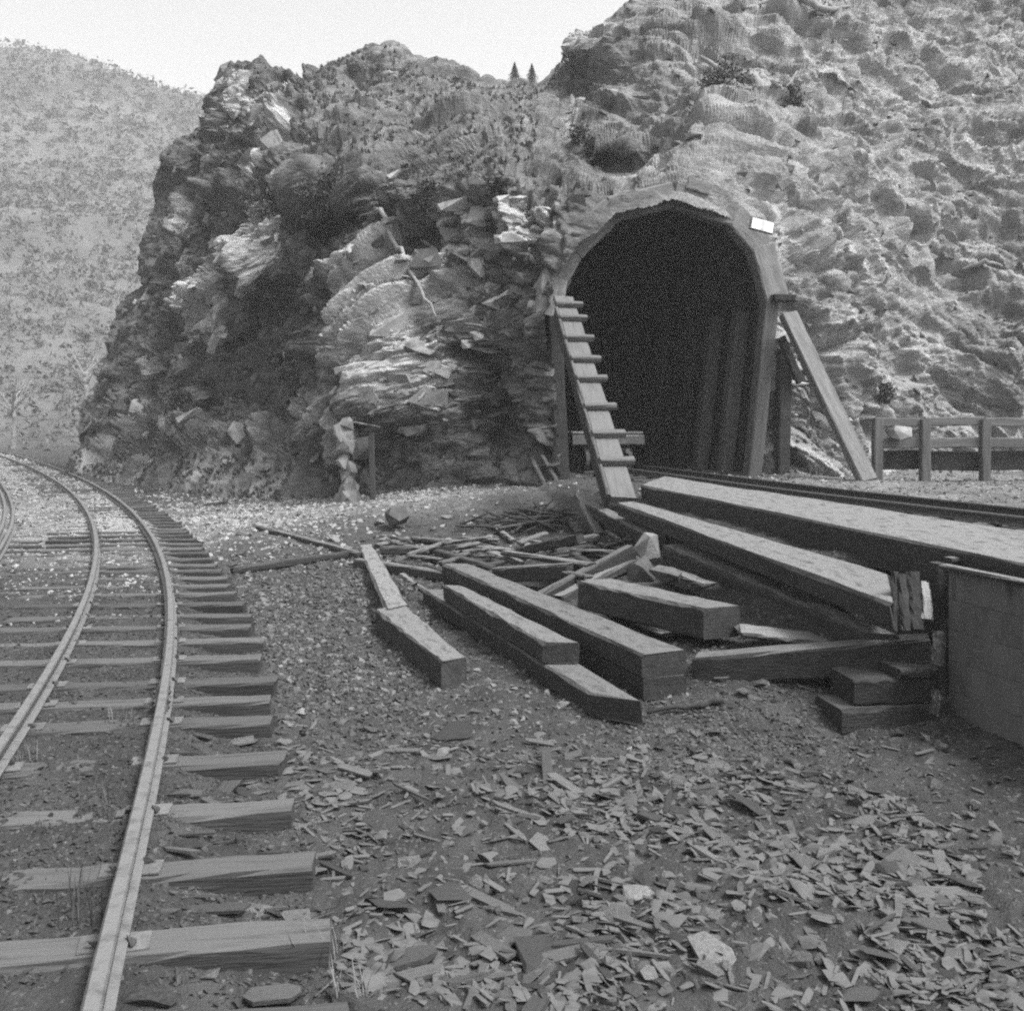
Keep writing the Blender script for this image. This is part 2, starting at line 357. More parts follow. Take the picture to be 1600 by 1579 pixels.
def cliff():
    nt_, ns = 430, 720
    t = np.linspace(-.04, 1, nt_)
    s = np.linspace(0, 1, ns); s = np.where(s < 1, s, 1)
    T, S = np.meshgrid(t, s, indexing='ij')
    px = np.empty_like(T); py = np.empty_like(T)
    pyl = 735 - T * (735 - 105)
    xl = np.interp(pyl, LEFT[:, 0], LEFT[:, 1])
    px = xl + S * (1700 - xl)
    for _ in range(2):
        py = np.interp(px, BASE[:, 0], BASE[:, 1]) * (1 - T) + np.interp(px, CREST[:, 0], CREST[:, 1]) * T
    x_, y_ = px.ravel(), py.ravel()
    D = depth(x_, y_)
    for cx, cy, rx, ry, a in [(945,254,60,20,2.5),(1150,155,45,35,1.2),(480,335,60,32,1.6),(455,610,45,60,1.5),(690,375,60,28,1.0),(790,600,35,110,.9),(520,345,40,25,1.0),
                              (270,620,50,40,1.2),(380,560,40,50,1.2),(250,300,20,50,.8),(310,420,25,60,1.0),(575,715,14,22,1.6),(330,250,18,60,1.0),(1290,140,40,25,.8),(420,480,28,60,1.0)]:
        D = D + a * blob(x_, y_, cx, cy, rx, ry, 2.0)
    rim = 280 - 75 * np.abs((x_ - 975) / 110) ** 2.2 + 5 * np.sin(x_ * .13)
    D = D + 2.9 * sstep(40, 245, y_) * sstep(rim + 7, rim - 14, y_) * np.exp(-((x_ - 980) / 135) ** 4)
    for cx, cy, rx, ry, a in [(410,345,30,70,1.2),(330,480,35,40,.9),(590,540,80,110,.5),(540,690,18,45,1.0),(500,650,10,80,.6),(395,150,40,40,.9),(620,90,35,35,1.0),(930,70,50,40,1.2)]:
        D = D - a * blob(x_, y_, cx, cy, rx, ry, 1.5)
    W = np.stack([(x_ - 800) * D / F, D, CZ - (y_ - HY) * D / F], 1)
    Wg = W.reshape(nt_, ns, 3)
    du = np.gradient(Wg, axis=1); dv = np.gradient(Wg, axis=0)
    N = np.cross(du, dv).reshape(-1, 3); N /= np.linalg.norm(N, axis=1, keepdims=True) + 1e-9
    N[N[:, 1] > .3] *= -1
    R = rockiness(x_, y_)
    # bedding: steep on the left nose, near flat beside the tunnel, dipping right on the far side
    th = np.radians(np.interp(x_, [150, 430, 540, 760, 900, 1200, 1500], [58, 52, 22, -14, -8, -28, -32]))
    wob = fbm(W * .22, 3, 3) * .7
    a_ = W[:, 0] * np.cos(th) + W[:, 2] * np.sin(th); b_ = -W[:, 0] * np.sin(th) + W[:, 2] * np.cos(th) + wob
    q = np.stack([a_, b_, W[:, 1]], 1)
    F1, E1, c1 = worley(q * np.array([.5, .95, .55]), 40)
    F2, E2, c2 = worley(q * np.array([1.5, 2.9, 1.6]) + 7, 50)
    F3, E3, c3 = worley(q * np.array([3.6, 6.5, 3.8]) + 3, 60)
    fa = facets(q * np.array([.42, .6, .45]) + 5, 140); fb = facets(q * np.array([1.1, 1.7, 1.2]) + 9, 150)
    big = fbm(W * .28, 3, 1)
    rid = fbm(q * np.array([.5, 1.1, .5]), 5, 71, ridged=True)
    disp = 1.2 * big * (.35 + .65 * R) + R * (.3 * rid + 1.15 * fa + .5 * fb + .8 * (c1 - .5) * sstep(0, .4, E1) - .25 * np.exp(-E1 * 7) + .34 * (c2 - .5) * sstep(0, .4, E2) - .12 * np.exp(-E2 * 7) + .13 * (c3 - .5) * sstep(0, .4, E3) - .05 * np.exp(-E3 * 7))
    disp += (1 - R) * (.3 * fbm(W * .7, 4, 81) + .05 * fbm(W * 5.0, 3, 85))
    disp += .04 * fbm(W * 7, 3, 90) * (.3 + R)
    # keep the rock clear of the timber arch
    keep = np.maximum.reduce([blob(x_, y_, 1035, 560, 210, 270, 3), blob(x_, y_, 1035, 420, 200, 150, 3)])
    disp *= 1 - .88 * keep; disp -= .1 * keep
    disp *= np.interp(D, [22, 40], [.85, 1.35])
    streak = fbm(np.stack([a_ * .16, b_ * 1.1, W[:, 1] * .3], 1), 4, 131) * R
    st_ = np.maximum(np.linalg.norm(du, axis=2) / 1.3, np.linalg.norm(dv, axis=2)).ravel(); damp = np.clip(.16 / np.maximum(st_, .01), .12, 1)
    disp = disp * damp + (1 - damp) * .5 * big
    disp = disp * (.4 + .6 * sstep(0, .05, S.ravel())) * (1 - .5 * sstep(.9, 1, T.ravel()))
    W = W + N * disp[:, None]
    W = W.reshape(nt_, ns, 3)
    # close the mass: over the crest and round the left nose to the back
    back = []
    for k, (dy, dz) in enumerate([(.8, -.15), (2.2, -.8), (5, -3), (9, -8), (14, -20)]):
        r = W[-1] + np.array([0, dy, dz]) + (.3 * fbm(W[-1] * .8 + k, 2, 95))[:, None]; back.append(r)
    W2 = np.concatenate([W, np.array(back)], 0)
    sides = []
    for k, (dx, dy) in enumerate([(.25, .9), (1.2, 2.4), (3.5, 5.5), (9, 10)]):
        sides.append(W2[:, 0] + np.array([dx, dy, -.2 * k]))
    W3 = np.concatenate([np.array(sides)[::-1].transpose(1, 0, 2), W2], 1)
    n0, n1 = W3.shape[:2]
    PX = np.pad(px, ((0, 5), (4, 0)), mode='edge'); PY = np.pad(py, ((0, 5), (4, 0)), mode='edge')
    idx = np.arange(n0 * n1).reshape(n0, n1)
    f = np.stack([idx[:-1, :-1], idx[:-1, 1:], idx[1:, 1:], idx[1:, :-1]], -1).reshape(-1, 4)
    # the bore
    cxp = (PX[:-1, :-1] + PX[1:, 1:]) / 2; cyp = (PY[:-1, :-1] + PY[1:, 1:]) / 2
    poly = [(891,770),(884,600),(879,490),(887,445),(914,398),(968,345),(1055,323),(1140,352),(1178,394),(1198,470),(1190,560),(1168,770)]
    poly = [(1035 + (x - 1035) * 1.1, 560 + (y - 560) * (1.075 if y < 560 else 1.0)) for x, y in poly]
    hole = np.zeros(cxp.shape, bool)
    for (x0, y0), (x1, y1) in zip(poly, poly[1:] + poly[:1]):
        if y0 != y1: hole ^= ((y0 > cyp) != (y1 > cyp)) & (cxp < (x1 - x0) * (cyp - y0) / (y1 - y0) + x0)
    f = f[~hole.ravel()]
    v = W3.reshape(-1, 3)
    o = ob('cliff', v, f, None, kind='structure', smooth=False)
    me = o.data
    rkf = np.pad(R.reshape(nt_, ns), ((0, 5), (4, 0)), mode='edge')[:-1, :-1].ravel()[~hole.ravel()]; me.polygons.foreach_set('use_smooth', rkf < .3)
    rk = np.pad(R.reshape(nt_, ns), ((0, 5), (4, 0)), mode='edge').ravel()
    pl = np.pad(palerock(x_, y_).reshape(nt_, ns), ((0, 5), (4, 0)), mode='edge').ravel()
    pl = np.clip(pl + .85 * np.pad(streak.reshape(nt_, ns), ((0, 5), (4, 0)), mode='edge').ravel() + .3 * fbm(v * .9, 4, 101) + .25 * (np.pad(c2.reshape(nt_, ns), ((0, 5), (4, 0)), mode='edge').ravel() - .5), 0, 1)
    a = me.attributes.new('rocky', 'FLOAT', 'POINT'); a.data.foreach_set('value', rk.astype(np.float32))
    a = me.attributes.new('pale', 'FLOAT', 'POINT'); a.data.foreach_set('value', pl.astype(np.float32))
    rs = np.pad(np.clip(sstep(880, 1250, x_) , 0, 1).reshape(nt_, ns), ((0, 5), (4, 0)), mode='edge').ravel()
    a = me.attributes.new('talus', 'FLOAT', 'POINT'); a.data.foreach_set('value', rs.astype(np.float32))
    m = bpy.data.materials.new('cliff_stone'); m.use_nodes = True; n, l = m.node_tree.nodes, m.node_tree.links
    b = n['Principled BSDF']; b.inputs['Roughness'].default_value = .95; b.inputs['Specular IOR Level'].default_value = .15
    ge = n.new('ShaderNodeNewGeometry')
    def noise(scale, detail=8, st=None):
        t = n.new('ShaderNodeTexNoise'); t.inputs['Scale'].default_value = scale; t.inputs['Detail'].default_value = detail; t.inputs['Roughness'].default_value = .65
        if st:
            mp = n.new('ShaderNodeMapping'); mp.inputs['Scale'].default_value = st; l.new(ge.outputs['Position'], mp.inputs['Vector']); l.new(mp.outputs[0], t.inputs['Vector'])
        else: l.new(ge.outputs['Position'], t.inputs['Vector'])
        return t.outputs['Fac']
    def ramp(src, lo, hi, p0=.35, p1=.65):
        r = n.new('ShaderNodeMapRange'); r.inputs[1].default_value = p0; r.inputs[2].default_value = p1; r.inputs[3].default_value = lo; r.inputs[4].default_value = hi
        l.new(src, r.inputs[0]); return r.outputs[0]
    def mixv(f_, a_, b_):
        x = n.new('ShaderNodeMix'); x.data_type = 'FLOAT'; l.new(f_, x.inputs[0]); l.new(a_, x.inputs[2]); l.new(b_, x.inputs[3]); return x.outputs[0]
    def attr(nm):
        x = n.new('ShaderNodeAttribute'); x.attribute_name = nm; return x.outputs['Fac']
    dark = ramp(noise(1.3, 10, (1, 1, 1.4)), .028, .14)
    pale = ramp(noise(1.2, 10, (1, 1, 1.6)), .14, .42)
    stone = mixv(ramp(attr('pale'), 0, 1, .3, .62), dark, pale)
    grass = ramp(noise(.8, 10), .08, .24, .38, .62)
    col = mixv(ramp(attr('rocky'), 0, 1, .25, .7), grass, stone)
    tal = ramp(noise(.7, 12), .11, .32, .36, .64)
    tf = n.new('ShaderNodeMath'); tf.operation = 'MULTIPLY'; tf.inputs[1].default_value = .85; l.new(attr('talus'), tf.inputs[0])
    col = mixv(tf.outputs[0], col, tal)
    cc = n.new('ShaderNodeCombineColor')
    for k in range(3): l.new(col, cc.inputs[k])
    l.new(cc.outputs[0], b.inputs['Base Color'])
    bp = n.new('ShaderNodeBump'); bp.inputs['Strength'].default_value = .8; bp.inputs['Distance'].default_value = .12
    l.new(noise(5.5, 8, (1, 1, 1.5)), bp.inputs['Height']); l.new(bp.outputs[0], b.inputs['Normal'])
    me.materials.append(m)
    return o, W, N.reshape(nt_, ns, 3), px, py, R.reshape(nt_, ns), palerock(x_, y_).reshape(nt_, ns), th.reshape(nt_, ns)
CLIFF, CW, CN, CPX, CPY, CR, CPALE, CTH = cliff()
_flat = CPX.ravel() * 1.0
def cliff_at(px, py):
    k = np.argmin((CPX - px) ** 2 + (CPY - py) ** 2); i, j = np.unravel_index(k, CPX.shape)
    return Vector(CW[i, j]), Vector(CN[i, j])

# ------------------------------------------------------------------ loose shapes
def hull(n, sx, sy, sz, seed, box=.55):
    r = random.Random(seed); bm = bmesh.new()
    for _ in range(n):
        v = Vector((r.gauss(0, 1), r.gauss(0, 1), r.gauss(0, 1))).normalized()
        mx = max(abs(v.x), abs(v.y), abs(v.z)); v = v.lerp(v / mx, box) * r.uniform(.85, 1.05)
        bm.verts.new((v.x * sx, v.y * sy, v.z * sz))
    g = bmesh.ops.convex_hull(bm, input=bm.verts)
    bmesh.ops.delete(bm, geom=[e for e in g['geom_interior'] if isinstance(e, bmesh.types.BMVert)], context='VERTS')
    bmesh.ops.triangulate(bm, faces=bm.faces); bm.verts.ensure_lookup_table()
    vs = np.array([v.co[:] for v in bm.verts]); bm.verts.index_update(); fs = np.array([[v.index for v in f.verts] for f in bm.faces]); bm.free()
    return vs, fs
def scatter_mesh(name, shapes, mats4, m, parent=None, **k):
    vs, fs, off = [], [], 0
    for i, X in enumerate(mats4):
        v, f = shapes[i % len(shapes)]
        vs.append(v @ X[:3, :3].T + X[:3, 3]); fs.append(f + off); off += len(v)
    return ob(name, np.concatenate(vs), np.concatenate(fs), m, parent, **k)
def rotm(yaw, pitch=0, roll=0):
    return np.array(Matrix.Rotation(yaw, 3, 'Z') @ Matrix.Rotation(pitch, 3, 'Y') @ Matrix.Rotation(roll, 3, 'X'))
def xf(loc, rot, sc_):
    X = np.eye(4); X[:3, :3] = rot * np.asarray(sc_)[None, :] if np.ndim(sc_) else rot * sc_; X[:3, 3] = loc; return X

# rock slabs that stick out of the cliff: the largest as pieces of their own, the small ones as one mass
ROCKS = [hull(13, 1, .85, .6, 100 + i, .7) for i in range(8)]
rock_me = [mesh('rock', v, f, M['rock']) for v, f in ROCKS]
M['rock_pale'] = material('cliff_rock_pale', .13, .3, 1.6, .95, .6, 18, random_amt=.3)
rock_me_p = [mesh('rock', v, f, M['rock_pale']) for v, f in ROCKS]
def cliff_rocks():
    n0, n1 = CPX.shape; cand = []
    w_ = (CR ** 1.5) * (CPX < 1600) * (CPY < 735)
    w_ = w_ * (1 + 2.0 * np.exp(-((CPX - 800) / 110) ** 2 - ((CPY - 370) / 90) ** 2) + 1.2 * CPALE) + .3 * (CPX > 1100) * (CPY < 690)
    w_ = w_ * (1 - np.exp(-(((CPX - 1036) / 180) ** 2 + (np.minimum(CPY - 482, 0) / 188) ** 2) ** 6))
    inside = (((CPX - 1036) / 200) ** 2 + (np.minimum(CPY - 490, 0) / 215) ** 2 < 1)
    w_ = np.where(inside, 0, w_)
    area = (CW[:, :, 1] / 30) ** 2
    p_ = (w_ * area).ravel(); p_ /= p_.sum()
    ids = RNG.choice(n0 * n1, 3000, p=p_)
    small, smallp = [], []
    for k, id_ in enumerate(ids):
        i, j = divmod(int(id_), n1)
        big = k < 300
        s = RNG.uniform(.28, .58) if big else RNG.uniform(.06, .26)
        if CPX[i, j] > 1180: s *= .5
        th = CTH[i, j] + RNG.normal(0, .18)
        rot = np.array(Matrix.Rotation(-th, 3, 'Y') @ Matrix.Rotation(RNG.uniform(-.35, .35), 3, 'X') @ Matrix.Rotation(RNG.uniform(-.6, .6), 3, 'Z'))
        loc = CW[i, j] - CN[i, j] * s * .4
        scl = (s * RNG.uniform(.7, 1.3), s * RNG.uniform(.7, 1.2), s * RNG.uniform(.5, 1.2))
        pal = CPALE[i, j] + RNG.normal(0, .22) > .45 or (CPX[i, j] > 1150 and RNG.random() < .3)
        if big:
            o = bpy.data.objects.new('rock', (rock_me_p if pal else rock_me)[k % 8]); X = Matrix(xf(loc, rot, scl).tolist()); link(o, CLIFF); o.matrix_world = X
        else: (smallp if pal else small).append(xf(loc, rot, scl))
    scatter_mesh('rubble', ROCKS, small, M['rock'], CLIFF, kind='stuff')
    scatter_mesh('pale_rubble', ROCKS, smallp, M['rock_pale'], CLIFF, kind='stuff')
cliff_rocks()

# grass and low brush rooted in the cliff
def blades(points, normals, n, hlo, hhi, width, lean=.5, quad=False):
    vs, fs = [], []; c = 0
    k = len(points)
    for i in range(k):
        for _ in range(n):
            h = random.uniform(hlo, hhi); a = random.uniform(0, 6.283); ln = random.uniform(.1, lean) * h
            p = points[i] + np.array([random.uniform(-.12, .12), random.uniform(-.12, .12), -.03]) * (hhi / .3)
            d = np.array([math.cos(a), math.sin(a), 0]); sd = np.array([-d[1], d[0], 0]) * width * random.uniform(.6, 1.2)
            up = normals[i] * .5 + np.array([0, 0, .8])
            mid = p + up * h * .55 + d * ln * .35; tip = p + up * h + d * ln
            vs += [p - sd, p + sd, mid + sd * .8, mid - sd * .8, tip]; fs += [(c, c + 1, c + 2), (c, c + 2, c + 3), (c + 3, c + 2, c + 4)]; c += 5
    return np.array(vs), np.array(fs)
def cliff_grass():
    n0, n1 = CPX.shape
    w_ = (np.clip(1.0 - CR, 0, 1) + .08) * (1 - .97 * sstep(860, 960, CPX)) * (CPX < 1640) * (~((CPX > 840) & (CPX < 1150) & (CPY > 150) & (CPY < 310)))
    w_ *= (~(((CPX - 1036) / 200) ** 2 + (np.minimum(CPY - 490, 0) / 215) ** 2 < 1))
    p_ = (w_ * (CW[:, :, 1] / 30) ** 2).ravel(); p_ /= p_.sum()
    nz = np.gradient(CW, axis=0); led = np.clip(np.abs(nz[:, :, 1]) / (np.linalg.norm(nz, axis=2) + 1e-6), 0, 1)
    w_ = w_ * sstep(.35, .7, led) * (CPY > np.interp(CPX, CREST[:, 0], CREST[:, 1]) + 14)
    p_ = (w_ * (CW[:, :, 1] / 30) ** 2).ravel(); p_ /= p_.sum()
    for nm, cnt, m, lo, hi, wd in (('dry_grass', 2400, M['dry'], .04, .13, .016), ('low_brush', 2400, M['leaf'], .04, .14, .035)):
        ids = RNG.choice(n0 * n1, cnt, p=p_)
        v, f = blades(CW.reshape(-1, 3)[ids], CN.reshape(-1, 3)[ids], 6, lo, hi, wd)
        ob(nm, v, f, m, CLIFF, kind='stuff')
cliff_grass()

def leaves(n, rx, ry, rz, size, seed, clump=9):
    r = np.random.default_rng(seed); cs = r.normal(0, 1, (clump, 3)); cs /= np.linalg.norm(cs, axis=1, keepdims=True); cs *= r.uniform(.3, .85, (clump, 1))
    c = cs[r.integers(0, clump, n)] + r.normal(0, .21, (n, 3)); c = c * np.array([rx, ry, rz])
    d1 = r.normal(0, 1, (n, 3)); d1 /= np.linalg.norm(d1, axis=1, keepdims=True)
    d2 = np.cross(d1, r.normal(0, 1, (n, 3))); d2 /= np.linalg.norm(d2, axis=1, keepdims=True)
    s = size * r.uniform(.6, 1.4, (n, 1))
    v = np.stack([c - d1 * s, c + d2 * s * .5, c + d1 * s, c - d2 * s * .5], 1).reshape(-1, 3)
    return v, np.arange(4 * n).reshape(n, 4)
def tube(pts, rads, n=7):
    pts = [Vector(p) for p in pts]; vs, fs = [], []
    for i, p in enumerate(pts):
        t = (pts[min(i + 1, len(pts) - 1)] - pts[max(i - 1, 0)]).normalized()
        a = t.cross(Vector((.31, .2, .93))).normalized(); b = t.cross(a)
        for k in range(n):
            g = 2 * math.pi * k / n; vs.append(p + (a * math.cos(g) + b * math.sin(g)) * rads[i])
    for i in range(len(pts) - 1):
        for k in range(n): fs.append((i * n + k, i * n + (k + 1) % n, (i + 1) * n + (k + 1) % n, (i + 1) * n + k))
    fs.append(tuple(range(n))[::-1]); fs.append(tuple((len(pts) - 1) * n + k for k in range(n)))
    return vs, fs
def join(parts):
    vs, fs = [], []
    for v, f in parts:
        o = len(vs); vs += list(v); fs += [tuple(i + o for i in q) for q in f]
    return vs, fs
def jitterline(pts, sub, amt, seed):
    r = random.Random(seed); out = []
    for a, b in zip(pts[:-1], pts[1:]):
        for k in range(sub):
            p = Vector(a).lerp(Vector(b), k / sub); out.append(p + (Vector((r.uniform(-1, 1), r.uniform(-1, 1), r.uniform(-1, 1))) * amt if (k or len(out)) else Vector((0, 0, 0))))
    out.append(Vector(pts[-1])); return out
def shrub(loc, nrm, r, label, seed, n=900, h=1.0, m=None):
    e = empty('shrub', loc, label, 'shrub', 'shrubs growing on the cliff'); rr = random.Random(seed)
    st = []
    for k in range(6):
        a = rr.uniform(0, 6.28); tip = Vector((math.cos(a) * r * .6, math.sin(a) * r * .5, r * h * rr.uniform(.6, 1.2)))
        st.append(tube(jitterline([(0, 0, -.25), tip * .5, tip], 3, r * .05, seed + k), [.03 * r + .012] * 3 + [.018] * 3 + [.008], 5))
    v, f = join(st); ob('stem', v, f, M['bark'], e)
    v, f = leaves(n, r, r * .8, r * .75 * h, .055 + .02 * r, seed); ob('foliage', v + np.array([0, 0, r * h * .55]), f, m or M['leaf'], e)
for i, (px, py, r, lab) in enumerate([
    (470, 318, 1.25, 'dark leafy shrub in the hollow high on the lit rock buttress'), (525, 305, .95, 'dark shrub on the ledge at the head of the exposed root'),
    (462, 368, .6, 'dark shrub wedged in the cleft beside the pale rock rib'), 
    (690, 330, .7, 'low shrub overhanging the pale rock face'), (1130, 150, .9, 'dark shrub under the bleached driftwood branch on the slope'),
    (300, 660, .6, 'dark shrub just above the grassy bank'),
    (460, 690, .8, 'shrub at the cliff foot beside the pale rock pillar'),
    (1390, 625, .5, 'small dark shrub on the slope above the timber fence'), (1230, 175, .6, 'small shrub by the forked end of the driftwood branch'),
    (900, 235, .5, 'small bush at the lip of the dark hollow above the tunnel'), (780, 300, .5, 'small bush on the ledge left of the tunnel arch'),
    (240, 680, .7, 'shrub on top of the grassy bank beside the track')]):
    p, nn = cliff_at(px, py); shrub(p, nn, r * p.y / 32, lab, 300 + i, n=int(500 + 500 * r))

def branch(name, pts, rads, label, m, off=.12, forks=(), cat='branch'):
    W_ = [cliff_at(*p) for p in pts]; ww = [p + n * off for p, n in W_]
    o = ww[0].copy(); L = jitterline([p - o for p in ww], 4, .055, len(label))
    rr_ = np.interp(np.linspace(0, 1, len(L)), np.linspace(0, 1, len(rads)), rads)
    parts = [tube(L, list(rr_), 7)]
    for fk in forks:
        fw = [cliff_at(*p) for p in fk]; fl = jitterline([p + n * off - o for p, n in fw], 4, .03, len(fk) + 5)
        parts.append(tube(fl, list(np.linspace(rads[-1] * 1.2, .02, len(fl))), 6))
    v, f = join(parts); q = ob(name, v, f, m, None, smooth=True, label=label, cat=cat); q.location = o
branch('tree_root', [(595, 338), (620, 362), (628, 405), (648, 440), (668, 480), (692, 518)], [.07, .07, .06, .055, .045, .02], 'long pale exposed root hanging down the lit rock face', M['pale_bark'], .5, [[(600, 345), (575, 350), (555, 345)]], 'root')
branch('tree_root', [(640, 352), (665, 378), (695, 396)], [.06, .05, .02], 'short thin root slanting across the dark ledge beside the long root', M['pale_bark'], .12, (), 'root')
branch('driftwood_branch', [(1095, 83), (1130, 103), (1170, 112), (1195, 130)], [.06, .12, .18, .2], 'bleached forked branch lying on the slope above the tunnel', M['pale_bark'], .2, [[(1195, 130), (1230, 128), (1245, 112)], [(1195, 130), (1212, 152), (1240, 175)], [(1170, 112), (1200, 108), (1225, 118)]])
branch('driftwood_branch', [(1165, 8), (1205, -2), (1250, 18), (1285, 30), (1325, 18)], [.04, .1, .14, .14, .05], 'dark dead branch lying high on the right hand slope', M['bark'], .2)
branch('driftwood_branch', [(1280, 175), (1300, 205), (1318, 222)], [.1, .1, .03], 'short dark branch stub below the forked branch', M['bark'], .2)
branch('driftwood_branch', [(1500, 425), (1530, 428), (1560, 434)], [.05, .08, .04], 'thin grey stick lying on the pale slope', M['bark'], .12)

# ------------------------------------------------------------------ far hill, its woods, trees
def hill():
    nx, ny = 240, 130
    xs = np.linspace(-330, 60, nx); ys = np.linspace(75, 330, ny)
    X, Y = np.meshgrid(xs, ys, indexing='xy'); x, y = X.ravel(), Y.ravel()
    prof = np.interp(-x / 250 * F + 800, [0, 1], [0, 1]) * 0
    ridge_px = 800 + F * x / 250.0
    crest_py = np.interp(ridge_px, [-1400, -600, 0, 60, 150, 250, 330, 450, 700, 1100], [165, 76, 80, 86, 112, 138, 156, 205, 340, 565])
    top = CZ + (HY - crest_py) * 250 / F
    e = np.clip((y - 80) / 170, 0, 1); e2 = np.clip((y - 250) / 80, 0, 1)
    z = -1.5 + (top + 1.5) * (e ** 1.15) - 30 * e2 ** 2
    p = np.stack([x, y, z], 1)
    z = z + (5 * fbm(p * .02, 3, 201) + 2.0 * fbm(p * .08, 3, 205) + 1.0 * fbm(p * .25, 3, 207)) * np.clip(e * 5, 0, 1)
    v = np.stack([x, y, z], 1); idx = np.arange(nx * ny).reshape(ny, nx)
    f = np.stack([idx[:-1, :-1], idx[:-1, 1:], idx[1:, 1:], idx[1:, :-1]], -1).reshape(-1, 4)
    m = material('hillside', .06, .14, .03, .95, .6, 1.2, coord='World', bdist=1.0, spots=(.03, .56, .06))
    ob('hill', v, f, m, smooth=True, kind='structure')
    vis = (ridge_px > -120) & (800 + F * x / y > -80) & (800 + F * x / y < 380) & (y < 255)
    vi = np.nonzero(vis)[0]; pw = np.interp(y[vi], [80, 150, 255], [1, .6, .35]); ids = RNG.choice(vi, 4800, p=pw / pw.sum())
    vs, fs, c = [], [], 0
    for i in ids:
        s = RNG.uniform(.4, 1.5) * np.interp(y[i], [80, 250], [.6, 1.2]); k = 10
        q = v[i] + np.array([RNG.uniform(-1, 1), RNG.uniform(-1, 1), s * .5]) + RNG.normal(0, s * .42, (k, 3))
        d1 = RNG.normal(0, 1, (k, 3)); d2 = RNG.normal(0, 1, (k, 3))
        w4 = np.stack([q - d1 * s * .2, q + d2 * s * .16, q + d1 * s * .2, q - d2 * s * .16], 1).reshape(-1, 3)
        vs.append(w4); fs.append(np.arange(4 * k).reshape(k, 4) + c); c += 4 * k
    ob('far_wood', np.concatenate(vs), np.concatenate(fs), M['far_leaf'], label='hazy brush and woods covering the far hillside', cat='woods', kind='stuff')
hill()
def bare_tree(px, py, Y, h, label, seed):
    b = P(px, py, Y); e = empty('bare_tree', b, label, 'tree'); r = random.Random(seed)
    v, f = tube(jitterline([(0, 0, -.4), (.1, 0, h * .3), (-.05, .1, h * .5)], 4, .05, seed), list(np.linspace(.16, .1, 9)), 7); ob('trunk', v, f, M['pale_bark'], e)
    ps = []
    for k in range(7):
        a = r.uniform(0, 6.28); z0 = h * r.uniform(.3, .5); t = Vector((math.cos(a) * h * .35, math.sin(a) * h * .3, z0 + h * r.uniform(.3, .6)))
        ps.append(tube(jitterline([Vector((0, .03, z0)), t * .55 + Vector((0, 0, z0 * .4)), t], 3, h * .02, seed + k), list(np.linspace(.075, .02, 7)), 5))
    v, f = join(ps); ob('crown', v, f, M['pale_bark'], e)
bare_tree(20, 690, 56, 4.2, 'leafless pale forked tree beyond the end of the track', 3)
bare_tree(132, 640, 60, 4.5, 'thin leafless tree against the far hill beside the cliff', 8)
def conifer(px, py, Y, h, label, m, group=None, seed=1):
    b = P(px, py, Y); e = empty('conifer_tree', b, label, 'tree', group)
    v, f = tube([(0, 0, -h * .3), (0, 0, h * .5), (0, 0, h)], [h * .03, h * .02, .01], 6); ob('trunk', v, f, M['bark'], e)
    r = np.random.default_rng(seed); n = 2600; t = r.uniform(.02, 1, n) ** .8; a = r.uniform(0, 6.283, n); rad = (1 - t) * h * (.28 if h < 1.5 else .45) * r.uniform(.2, 1, n) * (1 + .3 * np.sin(a * 5 + t * 40))
    c = np.stack([np.cos(a) * rad, np.sin(a) * rad, t * h - rad * .3], 1)
    d1 = np.stack([np.cos(a), np.sin(a), -.5 + 0 * a], 1) * h * .035; d2 = np.stack([-np.sin(a), np.cos(a), 0 * a], 1) * h * .014
    v = np.stack([c - d1, c + d2, c + d1, c - d2], 1).reshape(-1, 3); ob('crown', v, np.arange(4 * n).reshape(n, 4), m, e)
conifer(804, 138, 60, 1.6, 'taller of two small pointed conifers in the saddle of the ridge', M['ridge_leaf'], 'conifers on the ridge', 1)
conifer(831, 138, 60, 1.52, 'shorter of two small pointed conifers in the saddle of the ridge', M['ridge_leaf'], 'conifers on the ridge', 2)
conifer(146, 698, 40, 1.15, 'small dark conical bush at the foot of the cliff nose', M['leaf'], None, 3)

# ------------------------------------------------------------------ timbers
def box_mesh(L, W, H, seg=8, ch=.014, jit=.004, seed=0, chip=0.0, twist=0.0):
    """a sawn timber along local x, base at z 0: chamfered section, slightly uneven along its length"""
    r = random.Random(seed); vs, fs = [], []
    sec = [(-1, -1, 1, 0), (-1, -1, 0, 1), (-1, 1, 0, -1), (-1, 1, 1, 0), (1, 1, -1, 0), (1, 1, 0, -1), (1, -1, 0, 1), (1, -1, -1, 0)]
    for i in range(seg + 1):
        x = -L / 2 + L * i / seg; dy, dz = r.uniform(-jit, jit), r.uniform(-jit, jit)
        for (sy, sz, cy, cz) in sec:
            k = ch * (1 + (r.uniform(-.4, 1.6)))
            e = r.uniform(-chip, chip) if i in (0, seg) else 0
            vs.append((x + e, sy * W / 2 + cy * k + dy, H / 2 + sz * H / 2 + cz * k + dz))
    n = 8
    for i in range(seg):
        for k in range(n): fs.append((i * n + k, (i + 1) * n + k, (i + 1) * n + (k + 1) % n, i * n + (k + 1) % n))
    fs.append(tuple(range(n))); fs.append(tuple(seg * n + k for k in range(n))[::-1])
    return vs, fs
def along(a, b, up=Vector((0, 0, 1))):
    x = (b - a).normalized(); y = up.cross(x).normalized(); z = x.cross(y); return Matrix((x, y, z)).transposed().to_4x4()
